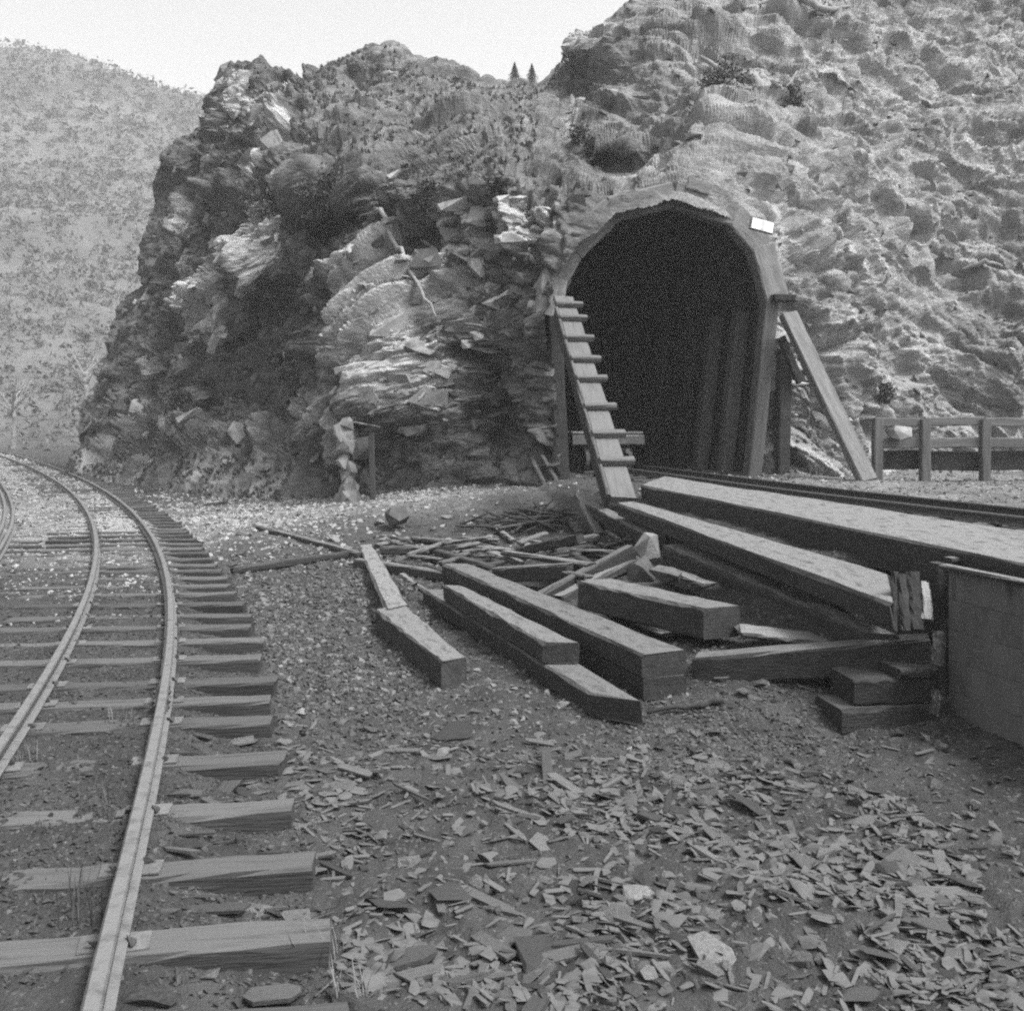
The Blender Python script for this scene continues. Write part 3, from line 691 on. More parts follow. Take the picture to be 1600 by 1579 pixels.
def bar(name, a, b, W, H, m, parent=None, up=Vector((0, 0, 1)), top=False, seed=None, **k):
    """a timber between a and b (line of its underside, or of its top with top=True)"""
    a, b = Vector(a), Vector(b); L = (b - a).length
    kw = {q: k.pop(q) for q in ('seg', 'ch', 'jit', 'chip') if q in k}
    v, f = box_mesh(L, W, H, seed=seed if seed is not None else int(abs(a.x * 91 + a.y * 57 + b.z * 33) * 10), **kw)
    o = bpy.data.objects.new(name, mesh(name, v, f, m)); R = along(a, b, up)
    c = (a + b) / 2
    if top: c = c - R.to_3x3() @ Vector((0, 0, H))
    X = Matrix.Translation(c) @ R
    link(o, parent, **k)
    if parent is not None: o.matrix_world = X; o.matrix_parent_inverse = parent.matrix_world.inverted() if parent.matrix_world != Matrix() else Matrix.Translation(-parent.location)
    else: o.matrix_world = X
    return o
def timber(name, FL, FR, NL, NR, thick, m, label, seed=0, cat='timber', chip=.012, bevel=None, **k):
    """a baulk from its four upper corners (far left, far right, near left, near right)"""
    FL, FR, NL, NR = map(Vector, (FL, FR, NL, NR)); a = (FL + FR) / 2; b = (NL + NR) / 2
    x = (b - a).normalized(); side = ((FL - FR) + (NL - NR)) / 2; y = -(side - x * side.dot(x)).normalized() * 1.0
    y = (side - x * side.dot(x)).normalized(); z = x.cross(y)
    if z.z < 0: y = -y; z = -z
    R = Matrix((x, y, z)).transposed(); c = (a + b) / 2; Ri = R.inverted(); r = random.Random(seed)
    seg = 14; L = (b - a).length; vs, fs = [], []
    lf = [Ri @ (q - c) for q in (FL, FR, NL, NR)]
    for i in range(seg + 1):
        t = i / seg; el = lf[0].lerp(lf[2], t); er = lf[1].lerp(lf[3], t)
        if el.y < er.y: el, er = er, el
        ch = .016; j = lambda: r.uniform(-.005, .005); cx = (lambda: r.uniform(0, chip) if i in (0, seg) else 0)
        dn = thick if not bevel or i < seg else thick * bevel
        A, B = el, er; k1 = ch * r.uniform(.5, 2.2); k2 = ch * r.uniform(.5, 2.2)
        ring = [(A.x, A.y - k1, A.z + j()), (B.x, B.y + k2, B.z + j()), (B.x, B.y + j(), B.z - k2), (B.x, B.y + j(), B.z - dn + ch), (B.x, B.y + ch, B.z - dn), (A.x, A.y - ch, A.z - dn), (A.x, A.y + j(), A.z - dn + ch), (A.x, A.y + j(), A.z - k1)]
        vs += [(p[0] + cx(), p[1], p[2]) for p in ring]
    n = 8
    for i in range(seg):
        for q in range(n): fs.append((i * n + q, (i + 1) * n + q, (i + 1) * n + (q + 1) % n, i * n + (q + 1) % n))
    fs.append(tuple(range(n))); fs.append(tuple(seg * n + q for q in range(n))[::-1])
    me = mesh(name, vs, fs, m); bm = bmesh.new(); bm.from_mesh(me); bmesh.ops.recalc_face_normals(bm, faces=bm.faces); bm.to_mesh(me); bm.free()
    o = bpy.data.objects.new(name, me); link(o, None, label, cat, **k); o.matrix_world = Matrix.Translation(c) @ R.to_4x4(); return o

T = timber
T('squared_timber', G(1000,757,1.0), G(1040,744,1.1), G(1640,889,1.0), G(1640,835,1.1), .34, M['timber_pale'], 'broad pale topped timber running from the tunnel mouth past the crate', 1)
T('squared_timber', G(962,785,.82), G(992,782,.86), G(1389,942,.66), G(1389,895,.75), .2, M['timber_pale'], 'long squared timber whose end meets the upright short boards by the crate', 2)
T('squared_timber', G(1033,852,.46), G(1076,848,.5), G(1345,987,.3), G(1405,990,.34), .28, M['timber_pale'], 'long timber lying low in front of the one with boards at its end', 3)
T('squared_timber', G(912,786,.66), G(928,782,.69), G(1012,838,.5), G(1040,838,.53), .2, M['timber'], 'timber at the foot of the cleated plank, running down to the stone block', 4)
T('squared_timber', G(902,908,.36), G(955,903,.36), G(1098,950,.36), G(1155,945,.36), .28, M['timber'], 'short thick dark sided block lying on boards inside the heap', 5)
T('squared_timber', G(691,880,.115), G(732,880,.115), G(1003,1023,.115), G(1072,1015,.115), .19, M['timber'], 'long timber on top of the two high stack, notched at its near end', 6)
T('squared_timber', G(694,900,-.075), G(738,900,-.075), G(1006,1060,-.077), G(1072,1053,-.077), .18, M['timber_dark'], 'timber at the bottom of the two high stack', 7)
T('squared_timber', G(661,921,-.1), G(706,919,-.1), G(919,1080,-.1), G(1004,1094,-.1), .19, M['timber'], 'longest low timber with a slant-cut end, carrying a shorter timber', 8)
T('squared_timber', G(693,914,.09), G(722,914,.09), G(848,1003,.09), G(905,1004,.09), .18, M['timber'], 'shorter timber lying on the slant-cut low timber', 9)
T('squared_timber', G(586,951,-.055), G(634,944,-.055), G(689,1033,-.055), G(728,1026,-.055), .24, M['timber'], 'short stout timber standing apart on the earth, plank end resting on it', 10)
T('plank', G(560,851,-.02), G(582,850,-.02), G(602,951,-.04), G(638,944,-.04), .05, M['timber_pale'], 'long pale plank leading from the heap to the stout lone timber', 11, 'plank')
# cross timber at the crate on its crib block
bar('squared_timber', Vector((1.62, 8.22, -.24)), Vector((3.3, 7.5, .085)), .27, .25, M['timber'], label='cross timber sloping up to the crate with one end on the ground', cat='timber', chip=.015)
def crib():
    e = empty('crib_block', (2.75, 7.5, -.32), 'dark crib of stacked blocks propping the cross timber by the crate', 'support')
    for nm, a, b, W_, H_ in (('block', (2.42, 7.35, -.34), (3.2, 7.48, -.34), .42, .2), ('block', (2.55, 7.42, -.138), (3.2, 7.5, -.138), .4, .2), ('block', (2.9, 7.4, .065), (3.22, 7.46, .065), .36, .07)):
        bar(nm, a, b, W_, H_, M['timber_dark'], e)
crib()

# boards and sticks of the heap
def board(p1, p2, wd, th, m, label, lift=.1, lift2=None, cat='plank', name='plank', group=None, tilt=0.0):
    a = GP(*p1, lift); b = GP(*p2, lift if lift2 is None else lift2)
    up = Vector((0, 0, 1)) if not tilt else (Matrix.Rotation(tilt, 3, (b - a).normalized()) @ Vector((0, 0, 1)))
    return bar(name, a, b, wd, th, m, None, up, True, label=label, cat=cat, group=group, chip=.03)
board((404,820), (562,862), .12, .1, M['timber'], 'thin board lying on pale gravel with its far tip towards the cliff', .12)
board((364,886), (552,859), .13, .1, M['timber_dark'], 'dark thin board reaching from the tie ends to the long pale plank', .1)
board((556,872), (700,892), .16, .14, M['timber'], 'board passing under the long pale plank into the heap', .14)
board((596,854), (722,850), .14, .12, M['timber'], 'grey board lying level beyond the long pale plank', .16)
board((684,858), (772,884), .15, .12, M['timber_dark'], 'dark edged board at the far tip of the two high stack', .2)
board((588,850), (640,838), .13, .06, M['timber_pale'], 'short pale board at the far end of the long pale plank', .12)
board((646,838), (738,846), .14, .08, M['timber'], 'weathered board in front of the pale rubble heap', .12)
board((778,886), (897,879), .26, .2, M['timber'], 'thick board lying crosswise behind the two high stack', .28)
board((812,854), (906,833), .16, .14, M['timber'], 'board in the middle of the heap propped up towards the ladder plank', .2, .32)
board((768,860), (812,877), .2, .05, M['timber_pale'], 'short pale board lying flat in the middle of the heap', .16)
board((790,860), (926,879), .15, .07, M['timber_pale'], 'long pale lath crossing the middle of the heap', .26)
board((842,926), (986,850), .15, .26, M['timber'], 'propped timber slanting up across the heap to the stone block', .2, .36)
board((872,930), (992,868), .16, .12, M['timber_pale'], 'pale board lying alongside the slanting propped timber', .14, .2)
board((884,843), (932,834), .2, .1, M['timber'], 'stubby board next to the leaning brush at the ladder foot', .22)
board((906,786), (936,831), .2, .06, M['timber'], 'plank leaning against the bank left of the ladder foot', .12)
board((880,790), (908,830), .18, .06, M['timber_dark'], 'dark slab board beside the plank leaning on the bank', .1)
board((1156,980), (1288,982), .42, .05, M['timber_pale'], 'wide pale board lying flat behind the cross timber', .24)
board((1040,886), (1112,912), .2, .06, M['timber_pale'], 'pale board end showing behind the short thick block', .2)
board((960,950), (1060,985), .35, .05, M['timber_pale'], 'wide board lying under the short thick block', .09)
board((735,905), (790,925), .1, .05, M['timber'], 'short stick of wood between the stacked timbers', .06)
board((640,905), (690,935), .08, .05, M['timber'], 'splintered stick at the far end of the slant-cut timber', .05)
more = [(lambda x, y, a, l: (x, y, x + l * math.cos(a), y + l * .45 * math.sin(a)))(random.uniform(600, 960), random.uniform(815, 900), random.uniform(-1.2, 1.2), random.uniform(30, 75)) for _ in range(26)]
for i, (px, py, qx, qy) in enumerate(more + [(690,846,760,838),(745,852,800,858),(700,868,735,862),(850,872,905,862),(830,846,870,852),(905,862,960,868),(640,866,690,872),(720,838,780,842),(620,846,668,858),(865,888,920,898),(930,846,975,856)]):
    board((px, py), (qx, qy), random.uniform(.07, .14), .05, M['timber_pale'] if i % 3 == 0 else M['chip'] if i % 2 else M['timber'], 'broken piece of lath strewn through the heap of timbers', .1 + .06 * (i % 3), cat='lath', name='broken_lath', group='broken laths in the timber heap')
a, b = GP(1012, 1113, .03), GP(1128, 1094, .04)
v, f = tube(jitterline([a, a.lerp(b, .5), b], 4, .015, 5), list(np.linspace(.014, .03, 9)), 6)
ob('stick', v, f, M['timber_dark'], smooth=True, label='thin crooked stick on the earth by the slant-cut timber end', cat='stick')
# short boards standing on end against the crate
for i, (px0, px1, yt, yb, m) in enumerate([(1392, 1403, 893, 986, 'timber_pale'), (1404, 1420, 897, 985, 'timber_pale'), (1419, 1440, 893, 983, 'timber_pale'), (1436, 1454, 909, 968, 'white_wood')]):
    if m == 'white_wood': M[m] = M.get(m) or material('fresh_wood', .2, .3, 3, .9, .4, 14, (.4, 4, 4))
    Yb = 7.25 + .02 * i; lo = P((px0 + px1) / 2 + (3 if i else -2), yb, Yb); hi = P((px0 + px1) / 2 - 4 * (i > 0), yt, Yb + .12)
    bar('short_board', lo, hi, (px1 - px0) * Yb / F * 1.05, .03, M[m], None, Vector((0, -1, .1)), jit=.0012, label=['narrow short board on end touching the long timber', 'slanting short board on end, second from the long timber', 'wide short board on end, third from the long timber', 'pale fresh board on end next to the crate corner'][i], cat='board')

# ------------------------------------------------------------------ crate at the right
def crate():
    a = Vector((3.36, 7.5, -.3)); d = Vector((.27, -.96, 0)).normalized(); s = Vector((-d.y, d.x, 0))    # d along the long side, s across
    if s.x < 0: s = -s
    L, Wd, H = 3.2, 1.15, 1.17
    e = empty('wooden_crate', a, 'tall weathered open crate of wide boards with a dark tarred corner post', 'crate')
    def bx(n, p0, p1, w_, h_, m, up=Vector((0, 0, 1))): return bar(n, a + p0, a + p1, w_, h_, m, e, up, ch=.002 if 'board' in n else .008, jit=.001)
    Z = Vector((0, 0, 1)); nb = 5; hb = H / nb
    for k in range(nb):
        z = Z * (k * hb)
        o = bx('side_board', d * .07 + s * .02 + z, d * L + s * .02 + z, .035, hb - .002, M['crate'])
        bx('side_board', d * .07 + s * Wd + z, d * L + s * Wd + z, .035, hb - .002, M['crate'])
        bx('end_board', s * .08 + d * .03 + z, s * (Wd - .08) + d * .03 + z, .035, hb - .002, M['crate'])
        bx('end_board', s * .08 + d * (L - .03) + z, s * (Wd - .08) + d * (L - .03) + z, .035, hb - .002, M['crate'])
    for q in (Vector((0, 0, 0)), s * Wd, d * L, s * Wd + d * L):
        bx('corner_post', q, q + Z * (H + .03), .09, .1, M['timber_dark'], -d)
    bx('rim', d * .06 + s * -.03 + Z * (H + .002), d * L + s * -.03 + Z * (H + .002), .1, .035, M['timber_pale'])
    bx('rim', d * .06 + s * (Wd + .02) + Z * (H + .002), d * L + s * (Wd + .02) + Z * (H + .002), .1, .035, M['timber'])
    bx('rim', s * .05 + Z * (H + .035), s * (Wd - .04) + Z * (H + .035), .1, .04, M['timber'])
    for t in (.9, 1.8, 2.7):
        bx('batten', d * t - s * .045, d * t - s * .045 + Z * (H - .01), .07, .03, M['crate'], -s)
    bx('floor_board', d * .1 + s * Wd / 2 + Z * .03, d * (L - .1) + s * Wd / 2 + Z * .03, Wd - .1, .03, M['crate'])
crate()
bar('splinter', P(1463, 1040, 7.05), P(1466, 985, 7.12), .09, .02, M['timber_pale'], None, Vector((0, -1, 0)), label='pale broken slat standing against the crate corner above the crib', cat='slat')
bar('splinter', P(1458, 1118, 7.0), P(1463, 1078, 7.1), .06, .02, M['timber_pale'], None, Vector((0, -1, 0)), label='pale sliver standing on the ground at the crate corner', cat='slat')

# ------------------------------------------------------------------ tunnel portal
def to_l(p): d = p - PC; return (d.dot(RT), d.z)
def from_l(u, z, depth_=0.0): return PC + RT * u + Vector((0, 0, z)) + AX * depth_
inner_px = [(891, 752), (884, 600), (879, 490), (887, 445), (914, 398), (968, 345), (1055, 323), (1140, 352), (1178, 394), (1198, 470), (1190, 560), (1168, 752)]
inner = [to_l(PP(*q)) for q in inner_px]
def portal():
    e = empty('tunnel_portal', PC, 'timber lined horseshoe tunnel portal set into the rocky cliff', 'tunnel')
    for dpt in (0.0, 1.5, 3.0, 4.5, 6.5, 9.0):
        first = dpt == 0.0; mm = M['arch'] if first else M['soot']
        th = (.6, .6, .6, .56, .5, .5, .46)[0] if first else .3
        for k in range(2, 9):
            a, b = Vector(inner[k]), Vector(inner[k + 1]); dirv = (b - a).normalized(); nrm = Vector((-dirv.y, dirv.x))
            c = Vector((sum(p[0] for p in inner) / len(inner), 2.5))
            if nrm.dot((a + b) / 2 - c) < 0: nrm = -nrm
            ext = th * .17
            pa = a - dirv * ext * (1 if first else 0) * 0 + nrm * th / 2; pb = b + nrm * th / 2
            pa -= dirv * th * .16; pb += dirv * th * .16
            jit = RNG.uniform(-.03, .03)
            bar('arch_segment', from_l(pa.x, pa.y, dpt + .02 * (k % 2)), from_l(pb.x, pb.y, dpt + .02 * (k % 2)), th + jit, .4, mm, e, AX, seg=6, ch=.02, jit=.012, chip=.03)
        for (i0, i1, sgn) in ((0, 2, -1), (11, 9, 1)):
            a, b = inner[i0], inner[i1]; post_m = (M['timber_dark'] if sgn < 0 else M['bleached']) if first else (M['bleached'] if sgn > 0 and dpt < 4 else M['soot'])  # right posts get paler timber, light painted into their colour
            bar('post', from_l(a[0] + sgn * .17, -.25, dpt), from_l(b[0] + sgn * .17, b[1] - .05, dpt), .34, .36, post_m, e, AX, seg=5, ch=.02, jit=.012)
        bar('cap_block', from_l(inner[9][0] + .1, inner[9][1] - .02, dpt - .03), from_l(inner[9][0] + .62, inner[9][1] - .02, dpt - .03), .4, .16, mm if not first else M['timber_dark'], e)
    # lagging behind the sets
    out = []
    cx = sum(p[0] for p in inner) / len(inner)
    for (u, z) in inner:
        v_ = Vector((u - cx, max(0, z - 2.6))); v_ = v_.normalized() if v_.length else Vector((1, 0)); out.append(Vector((u, z)) + v_ * .46)
    for a, b in zip(out[:-1], out[1:]):
        n = max(1, int((b - a).length / .28))
        for k in range(n):
            p, q = a.lerp(b, k / n), a.lerp(b, (k + 1) / n); mid = (p + q) / 2; dv = (q - p).normalized(); nr = Vector((-dv.y, dv.x))
            up = RT * nr.x + Vector((0, 0, nr.y))
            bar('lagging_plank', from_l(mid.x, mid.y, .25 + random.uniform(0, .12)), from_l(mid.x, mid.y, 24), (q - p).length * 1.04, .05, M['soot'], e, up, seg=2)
    # outer lagging on the weather side of the first set: short boards lying over the arch
    for k in (6,):
        a, b = Vector(inner[k]), Vector(inner[k + 1]); dirv = (b - a).normalized(); nrm = Vector((-dirv.y, dirv.x))
        if nrm.dot((a + b) / 2 - Vector((cx, 2.5))) < 0: nrm = -nrm
        for j in range(2):
            p = a.lerp(b, .1 + .45 * j) + nrm * .63; q = a.lerp(b, .5 + .45 * j) + nrm * .65
            bar('roof_board', from_l(p.x, p.y, -.05 + .1 * j), from_l(q.x, q.y, -.05 + .1 * j), .3, .05, M['arch'], e, AX, chip=.03)
    # far end of the bore
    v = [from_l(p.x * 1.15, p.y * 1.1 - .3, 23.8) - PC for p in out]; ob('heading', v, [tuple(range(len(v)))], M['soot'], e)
    return e
portal()
# number plate
c0 = PP(1180, 357) - AX * .36; R_ = Matrix((RT, AX, Vector((0, 0, 1)))).transposed()
pl = empty('number_plate', c0, 'small white number plate fixed beside the crown of the tunnel arch', 'sign'); pl.rotation_euler = (Matrix.Rotation(0, 3, 'Z') @ R_ @ Matrix.Rotation(.2, 3, 'Y')).to_euler()
def flat(name, x0, x1, z0, z1, y0, y1, m, parent):
    v = [(x, y, z) for x in (x0, x1) for y in (y0, y1) for z in (z0, z1)]
    f_ = [(0, 1, 3, 2), (4, 6, 7, 5), (0, 4, 5, 1), (2, 3, 7, 6), (0, 2, 6, 4), (1, 5, 7, 3)]
    o = bpy.data.objects.new(name, mesh(name, v, f_, m)); link(o, parent); return o
flat('plate', -.27, .27, -.12, .12, -.012, .012, M['white'], pl)
flat('faded_mark', -.035, .05, -.1, .1, -.016, -.013, M['greypaint'], pl)
flat('faded_mark', -.2, -.17, -.03, .04, -.016, -.013, M['greypaint'], pl)
flat('backing_board', -.3, .3, -.15, .15, .02, .06, M['arch'], pl)

# ------------------------------------------------------------------ cleated plank leaning on the portal, braces
def ladder():
    top = PP(872, 482) - AX * .5; Yb = 15.2; bot = P(972, 786, Yb)
    e = empty('cleated_plank', bot, 'long cleated plank ladder leaning against the left side of the tunnel portal', 'ladder')
    d = (top - bot).normalized(); side = Vector((0.97, .24, 0)).normalized(); nrm = side.cross(d)
    if nrm.z < 0: nrm = -nrm
    M['ladder'] = material('ladder_timber', .06, .1, 3, .9, .5, 14, (.35, 4, 4), toplight_dust=.12)
    bar('plank', bot, top + d * .25, .45, .12, M['ladder'], e, nrm, seg=12)
    s2 = side * -.25
    bar('stringer', bot + s2 - nrm * .12, top + s2 - nrm * .12 - d * .4, .07, .3, M['timber'], e, nrm, seg=12)
    for k, py in enumerate([487, 508, 540, 573, 604, 648, 691, 734]):
        lo, hi = 0.0, 1.2
        for _ in range(40):
            t = (lo + hi) / 2; p = bot.lerp(top, t); y = HY - F * (p.z - CZ) / p.y
            if y > py: lo = t
            else: hi = t
        p = bot.lerp(top, t) + nrm * .123
        bar('cleat', p - side * .26, p + side * .34, .13, .12, M['ladder'], e, nrm, seg=2)
ladder()
ft = P(1352, 748, 20.6); ft.z = gz(ft.x, ft.y) - .05
bar('brace', ft, PP(1220, 497) - AX * .25,   .4, .22, M['arch'], None, (-AX + Vector((0, 0, .3))).normalized(), label='long diagonal timber brace propping the right side of the portal', cat='brace')
bar('brace', PP(1244, 598) - AX * .12, PP(1214, 528) - AX * .12, .2, .14, M['timber_dark'], None, -AX, label='short diagonal brace tucked inside the long brace', cat='brace')
bar('outer_post', PP(1224, 752) - AX * .05, PP(1228, 545) - AX * .05, .3, .3, M['timber_dark'], None, AX, label='upright post outside the right portal post, behind the long brace', cat='post')

# ------------------------------------------------------------------ work car inside the tunnel
def work_car():
    base = from_l(-.75, 0.0, 1.9); e = empty('push_car', base, 'dark push car standing just inside the tunnel mouth', 'rail car')
    def L(u, z, dd): return base + RT * u + Vector((0, 0, z)) + AX * dd
    for k in range(6): bar('deck_board', L(-.85, .95, .15 + .3 * k), L(1.0, .95, .15 + .3 * k), .285, .07, M['car'], e)
    bar('end_sill', L(-.85, .7, 0), L(1.0, .7, 0), .14, .24, M['car'], e)
    for u in (-.6, .8): bar('side_sill', L(u, .7, .1), L(u, .7, 1.8), .14, .23, M['timber_dark'], e)
    for u in (-.45, .65):
        for dd in (.3, 1.45):
            vs, fs = [], []; n = 20
            for s_, r0 in ((-.05, .34), (.05, .34), (.05, .27), (.02, .25), (.02, .1), (.07, .09), (.07, .03)):
                for q in range(n): g = 2 * math.pi * q / n; vs.append(RT * s_ + Vector((0, 0, 1)) * math.sin(g) * r0 + AX * math.cos(g) * r0)
            for r_ in range(6):
                for q in range(n): fs.append((r_ * n + q, r_ * n + (q + 1) % n, (r_ + 1) * n + (q + 1) % n, (r_ + 1) * n + q))
            fs.append(tuple(6 * n + q for q in range(n)))
            o = ob('wheel', vs, fs, M['iron'], e); o.location = L(u, .34, dd) - base
    for dd in (.3, 1.45): bar('axle', L(-.5, .31, dd), L(.7, .31, dd), .06, .06, M['iron'], e)
    v, f_ = tube([L(-.12, .9, .05) - base, L(-.12, 1.75, .05) - base], [.025, .025], 8); ob('brake_staff', v, f_, M['plate'], e)
    v, f_ = tube([L(-.24, 1.76, .05) - base, L(.06, 1.76, .05) - base], [.03, .03], 8); ob('handle', v, f_, M['greypaint'], e)
    bar('coupler', L(.5, .5, -.25), L(.5, .5, .1), .1, .1, M['plate'], e)
work_car()
# ------------------------------------------------------------------ rails
PROF = [(-.06, 0), (-.06, .012), (-.012, .026), (-.01, .075), (-.034, .085), (-.034, .108), (-.026, .116), (.026, .116), (.034, .108), (.034, .085), (.01, .075), (.012, .026), (.06, .012), (.06, 0)]
def sweep(pts, prof):
    vs, fs = [], []; n = len(prof)
    for i, p in enumerate(pts):
        t = (pts[min(i + 1, len(pts) - 1)] - pts[max(i - 1, 0)]); t.z = 0; t.normalize(); s = Vector((t.y, -t.x, 0))
        for u, z in prof: vs.append(p + s * u + Vector((0, 0, z)))
    for i in range(len(pts) - 1):
        for k in range(n): fs.append((i * n + k, i * n + (k + 1) % n, (i + 1) * n + (k + 1) % n, (i + 1) * n + k))
    fs.append(tuple(range(n))); fs.append(tuple((len(pts) - 1) * n + k for k in range(n))[::-1]); return vs, fs
TIE_T = -.13
TIE_Y = [3.38, 3.99, 4.63, 5.31, 6.11, 6.87, 7.38]
def track():
    ys = np.concatenate([np.linspace(1.2, 8, 40), np.linspace(8.3, 75, 110)])
    org = Vector((float(xc(4.0)), 4.0, -.3))
    e = empty('railway_track', org, 'curving narrow gauge track on weathered ties passing left of the cliff', 'railway track')
    for sgn in (1, -1):
        pts = []
        for y in ys:
            s = float(slope(y)); n = math.sqrt(1 + s * s); c = float(xc(y)); pts.append(Vector((c + sgn * GA / 2 / n, y - sgn * GA / 2 * s / n * -1 * -1, -.116)) - org)
        v, f = sweep(pts, PROF); rail = ob('rail', v, f, M['steel'], e)
        if sgn > 0:      # joint bars on the near rail
            for sd in (1, -1):
                a = Vector((float(xr(6.95)) + sd * .036, 6.9, -.09)); b = Vector((float(xr(7.5)) + sd * .036, 7.45, -.09))
                jb = bar('joint_bar', a, b, .03, .055, M['iron'], None); jb.parent = rail; jb.matrix_parent_inverse = Matrix.Translation(-org)
                for t in (.15, .38, .62, .85):
                    p = a.lerp(b, t) + Vector((sd * .022, 0, .02)); bv, bf = hull(12, .018, .018, .018, int(t * 100))
                    bo = ob('bolt', bv, bf, M['iron'], None); bo.parent = rail; bo.location = p - org
    # ties
    yt = [2.15, 2.75, 3.38, 3.99, 4.63, 5.31, 6.11, 6.87, 7.38, 7.9, 8.68, 9.4, 10.05]
    while yt[-1] < 60: yt.append(yt[-1] + random.uniform(.56, .66))
    plate_me = None; spk = hull(10, .022, .03, .02, 4)
    spike_me = mesh('spike', spk[0], spk[1], M['iron'])
    pv, pf = box_mesh(.2, .16, .012, 1, .002, 0, 1); plate_me = mesh('tie_plate', pv, pf, M['plate'])
    tie_me = []
    for k in range(10):
        v, f = box_mesh(2.6, random.uniform(.19, .24), .17, 14, .012, .005, 700 + k, .02); tie_me.append(mesh('tie', v, f, M['tie']))
    for i, y in enumerate(yt):
        c = float(xc(y)); s = float(slope(y)); sk = max(.03, -s * np.interp(y, [3, 10, 30], [.55, .25, .3])) + random.uniform(-.02, .02)
        o = bpy.data.objects.new('tie', tie_me[i % 10]); link(o, e)
        ang = math.atan(sk); dz = random.uniform(-.012, .004)
        ox = random.uniform(-.06, .05); xm = float(xr(y)) + .86 + ox - 1.3
        yy = y - (float(xr(y)) + .5 - xm) * sk if y < 1 else y + (xm - float(xr(y)) - .4) * sk
        o.location = Vector((xm, yy, TIE_T - .17 + dz)) - org; o.rotation_euler = (random.uniform(-.02, .02), random.uniform(-.004, .004), ang)
        if y < 22:
            for sgn in (1, -1):
                xx = c + sgn * GA / 2; ly = yy + (xx - xm) * sk
                rx = float(xr(ly)) if sgn > 0 else float(xr(ly)) - GA * math.sqrt(1 + s * s)
                for sd in (1, -1):
                    q = bpy.data.objects.new('tie_plate', plate_me); link(q, o); q.location = ((rx - xm) / math.cos(ang) + sd * .085, random.uniform(-.02, .02), .172); q.rotation_euler = (0, 0, random.uniform(-.1, .1) - ang + .25)
                    q.scale = (.55, .9, 1)
                    q2 = bpy.data.objects.new('spike', spike_me); link(q2, o); q2.location = ((rx - xm) / math.cos(ang) + sd * .072, random.choice((-.04, .04)), .205); q2.rotation_euler = (0, .3 * sd, random.uniform(0, 3))
track()
def siding():
    pix = [(-700, 1560), (-330, 1200), (-150, 1010), (-40, 905), (-12, 872), (4, 848), (16, 826), (21, 806), (20, 786), (10, 764), (-6, 744), (-30, 728)]
    org = G(0, 850, -.2); e = empty('railway_track', org, 'second track curving beside the first with a guard rail, mostly buried', 'railway track')
    def smooth(pp):
        pts = [G(x, y, 0) for x, y in pp]; out = []
        for i in range(len(pts) - 1):
            for k in range(6): out.append(pts[i].lerp(pts[i + 1], k / 6))
        out.append(pts[-1])
        for _ in range(8): out = [out[0]] + [(out[i - 1] + out[i] * 2 + out[i + 1]) / 4 for i in range(1, len(out) - 1)] + [out[-1]]
        return out
    A = smooth(pix); v, f = sweep([p - org - Vector((0, 0, .13)) for p in A], PROF); ob('rail', v, f, M['steel'], e)
    B = [p + Vector((-.17, -.02, -.01)) for p in A]; v, f = sweep([p - org - Vector((0, 0, .13)) for p in B], PROF); ob('guard_rail', v, f, M['steel'], e)
    for i in range(2, len(A) - 2, 2):
        p = A[i]; bar('tie', p + Vector((-1.6, -.1, -.31)), p + Vector((.55, .1, -.31)), .2, .16, M['tie'], e)
siding()
def tunnel_track():
    pts0 = [from_l(-.2, 0, 14), from_l(-.2, 0, 6), from_l(-.1, 0, 0), Vector((4.35, 17.6, .75)), Vector((5.0, 15, .75)), Vector((6.3, 10.9, .75)), Vector((8.2, 6, .75)), Vector((10, 2, .75))]
    out = []
    for i in range(len(pts0) - 1):
        for k in range(6): out.append(pts0[i].lerp(pts0[i + 1], k / 6))
    out.append(pts0[-1])
    for _ in range(10): out = [out[0]] + [(out[i - 1] + out[i] * 2 + out[i + 1]) / 4 for i in range(1, len(out) - 1)] + [out[-1]]
    org = Vector((4.5, 17, .75)); e = empty('railway_track', org, 'track leaving the tunnel behind the long pale timber', 'railway track')
    for sgn in (-1, 1):
        L = []
        for i, p in enumerate(out):
            t = (out[min(i + 1, len(out) - 1)] - out[max(i - 1, 0)]).normalized(); L.append(p + Vector((t.y, -t.x, 0)) * sgn * GA / 2 + Vector((0, 0, .06)) - org)
        v, f = sweep(L, PROF); ob('rail', v, f, M['iron'], e)
    acc = 0
    for i in range(1, len(out)):
        acc += (out[i] - out[i - 1]).length
        if acc > .62 and out[i].y > 6:
            acc = 0; t = (out[i] - out[i - 1]).normalized(); s = Vector((t.y, -t.x, 0)); bar('tie', out[i] - s * 1.15 - Vector((0, 0, .1)), out[i] + s * 1.15 - Vector((0, 0, .1)), .2, .15, M['tie'], e, seg=4)
tunnel_track()

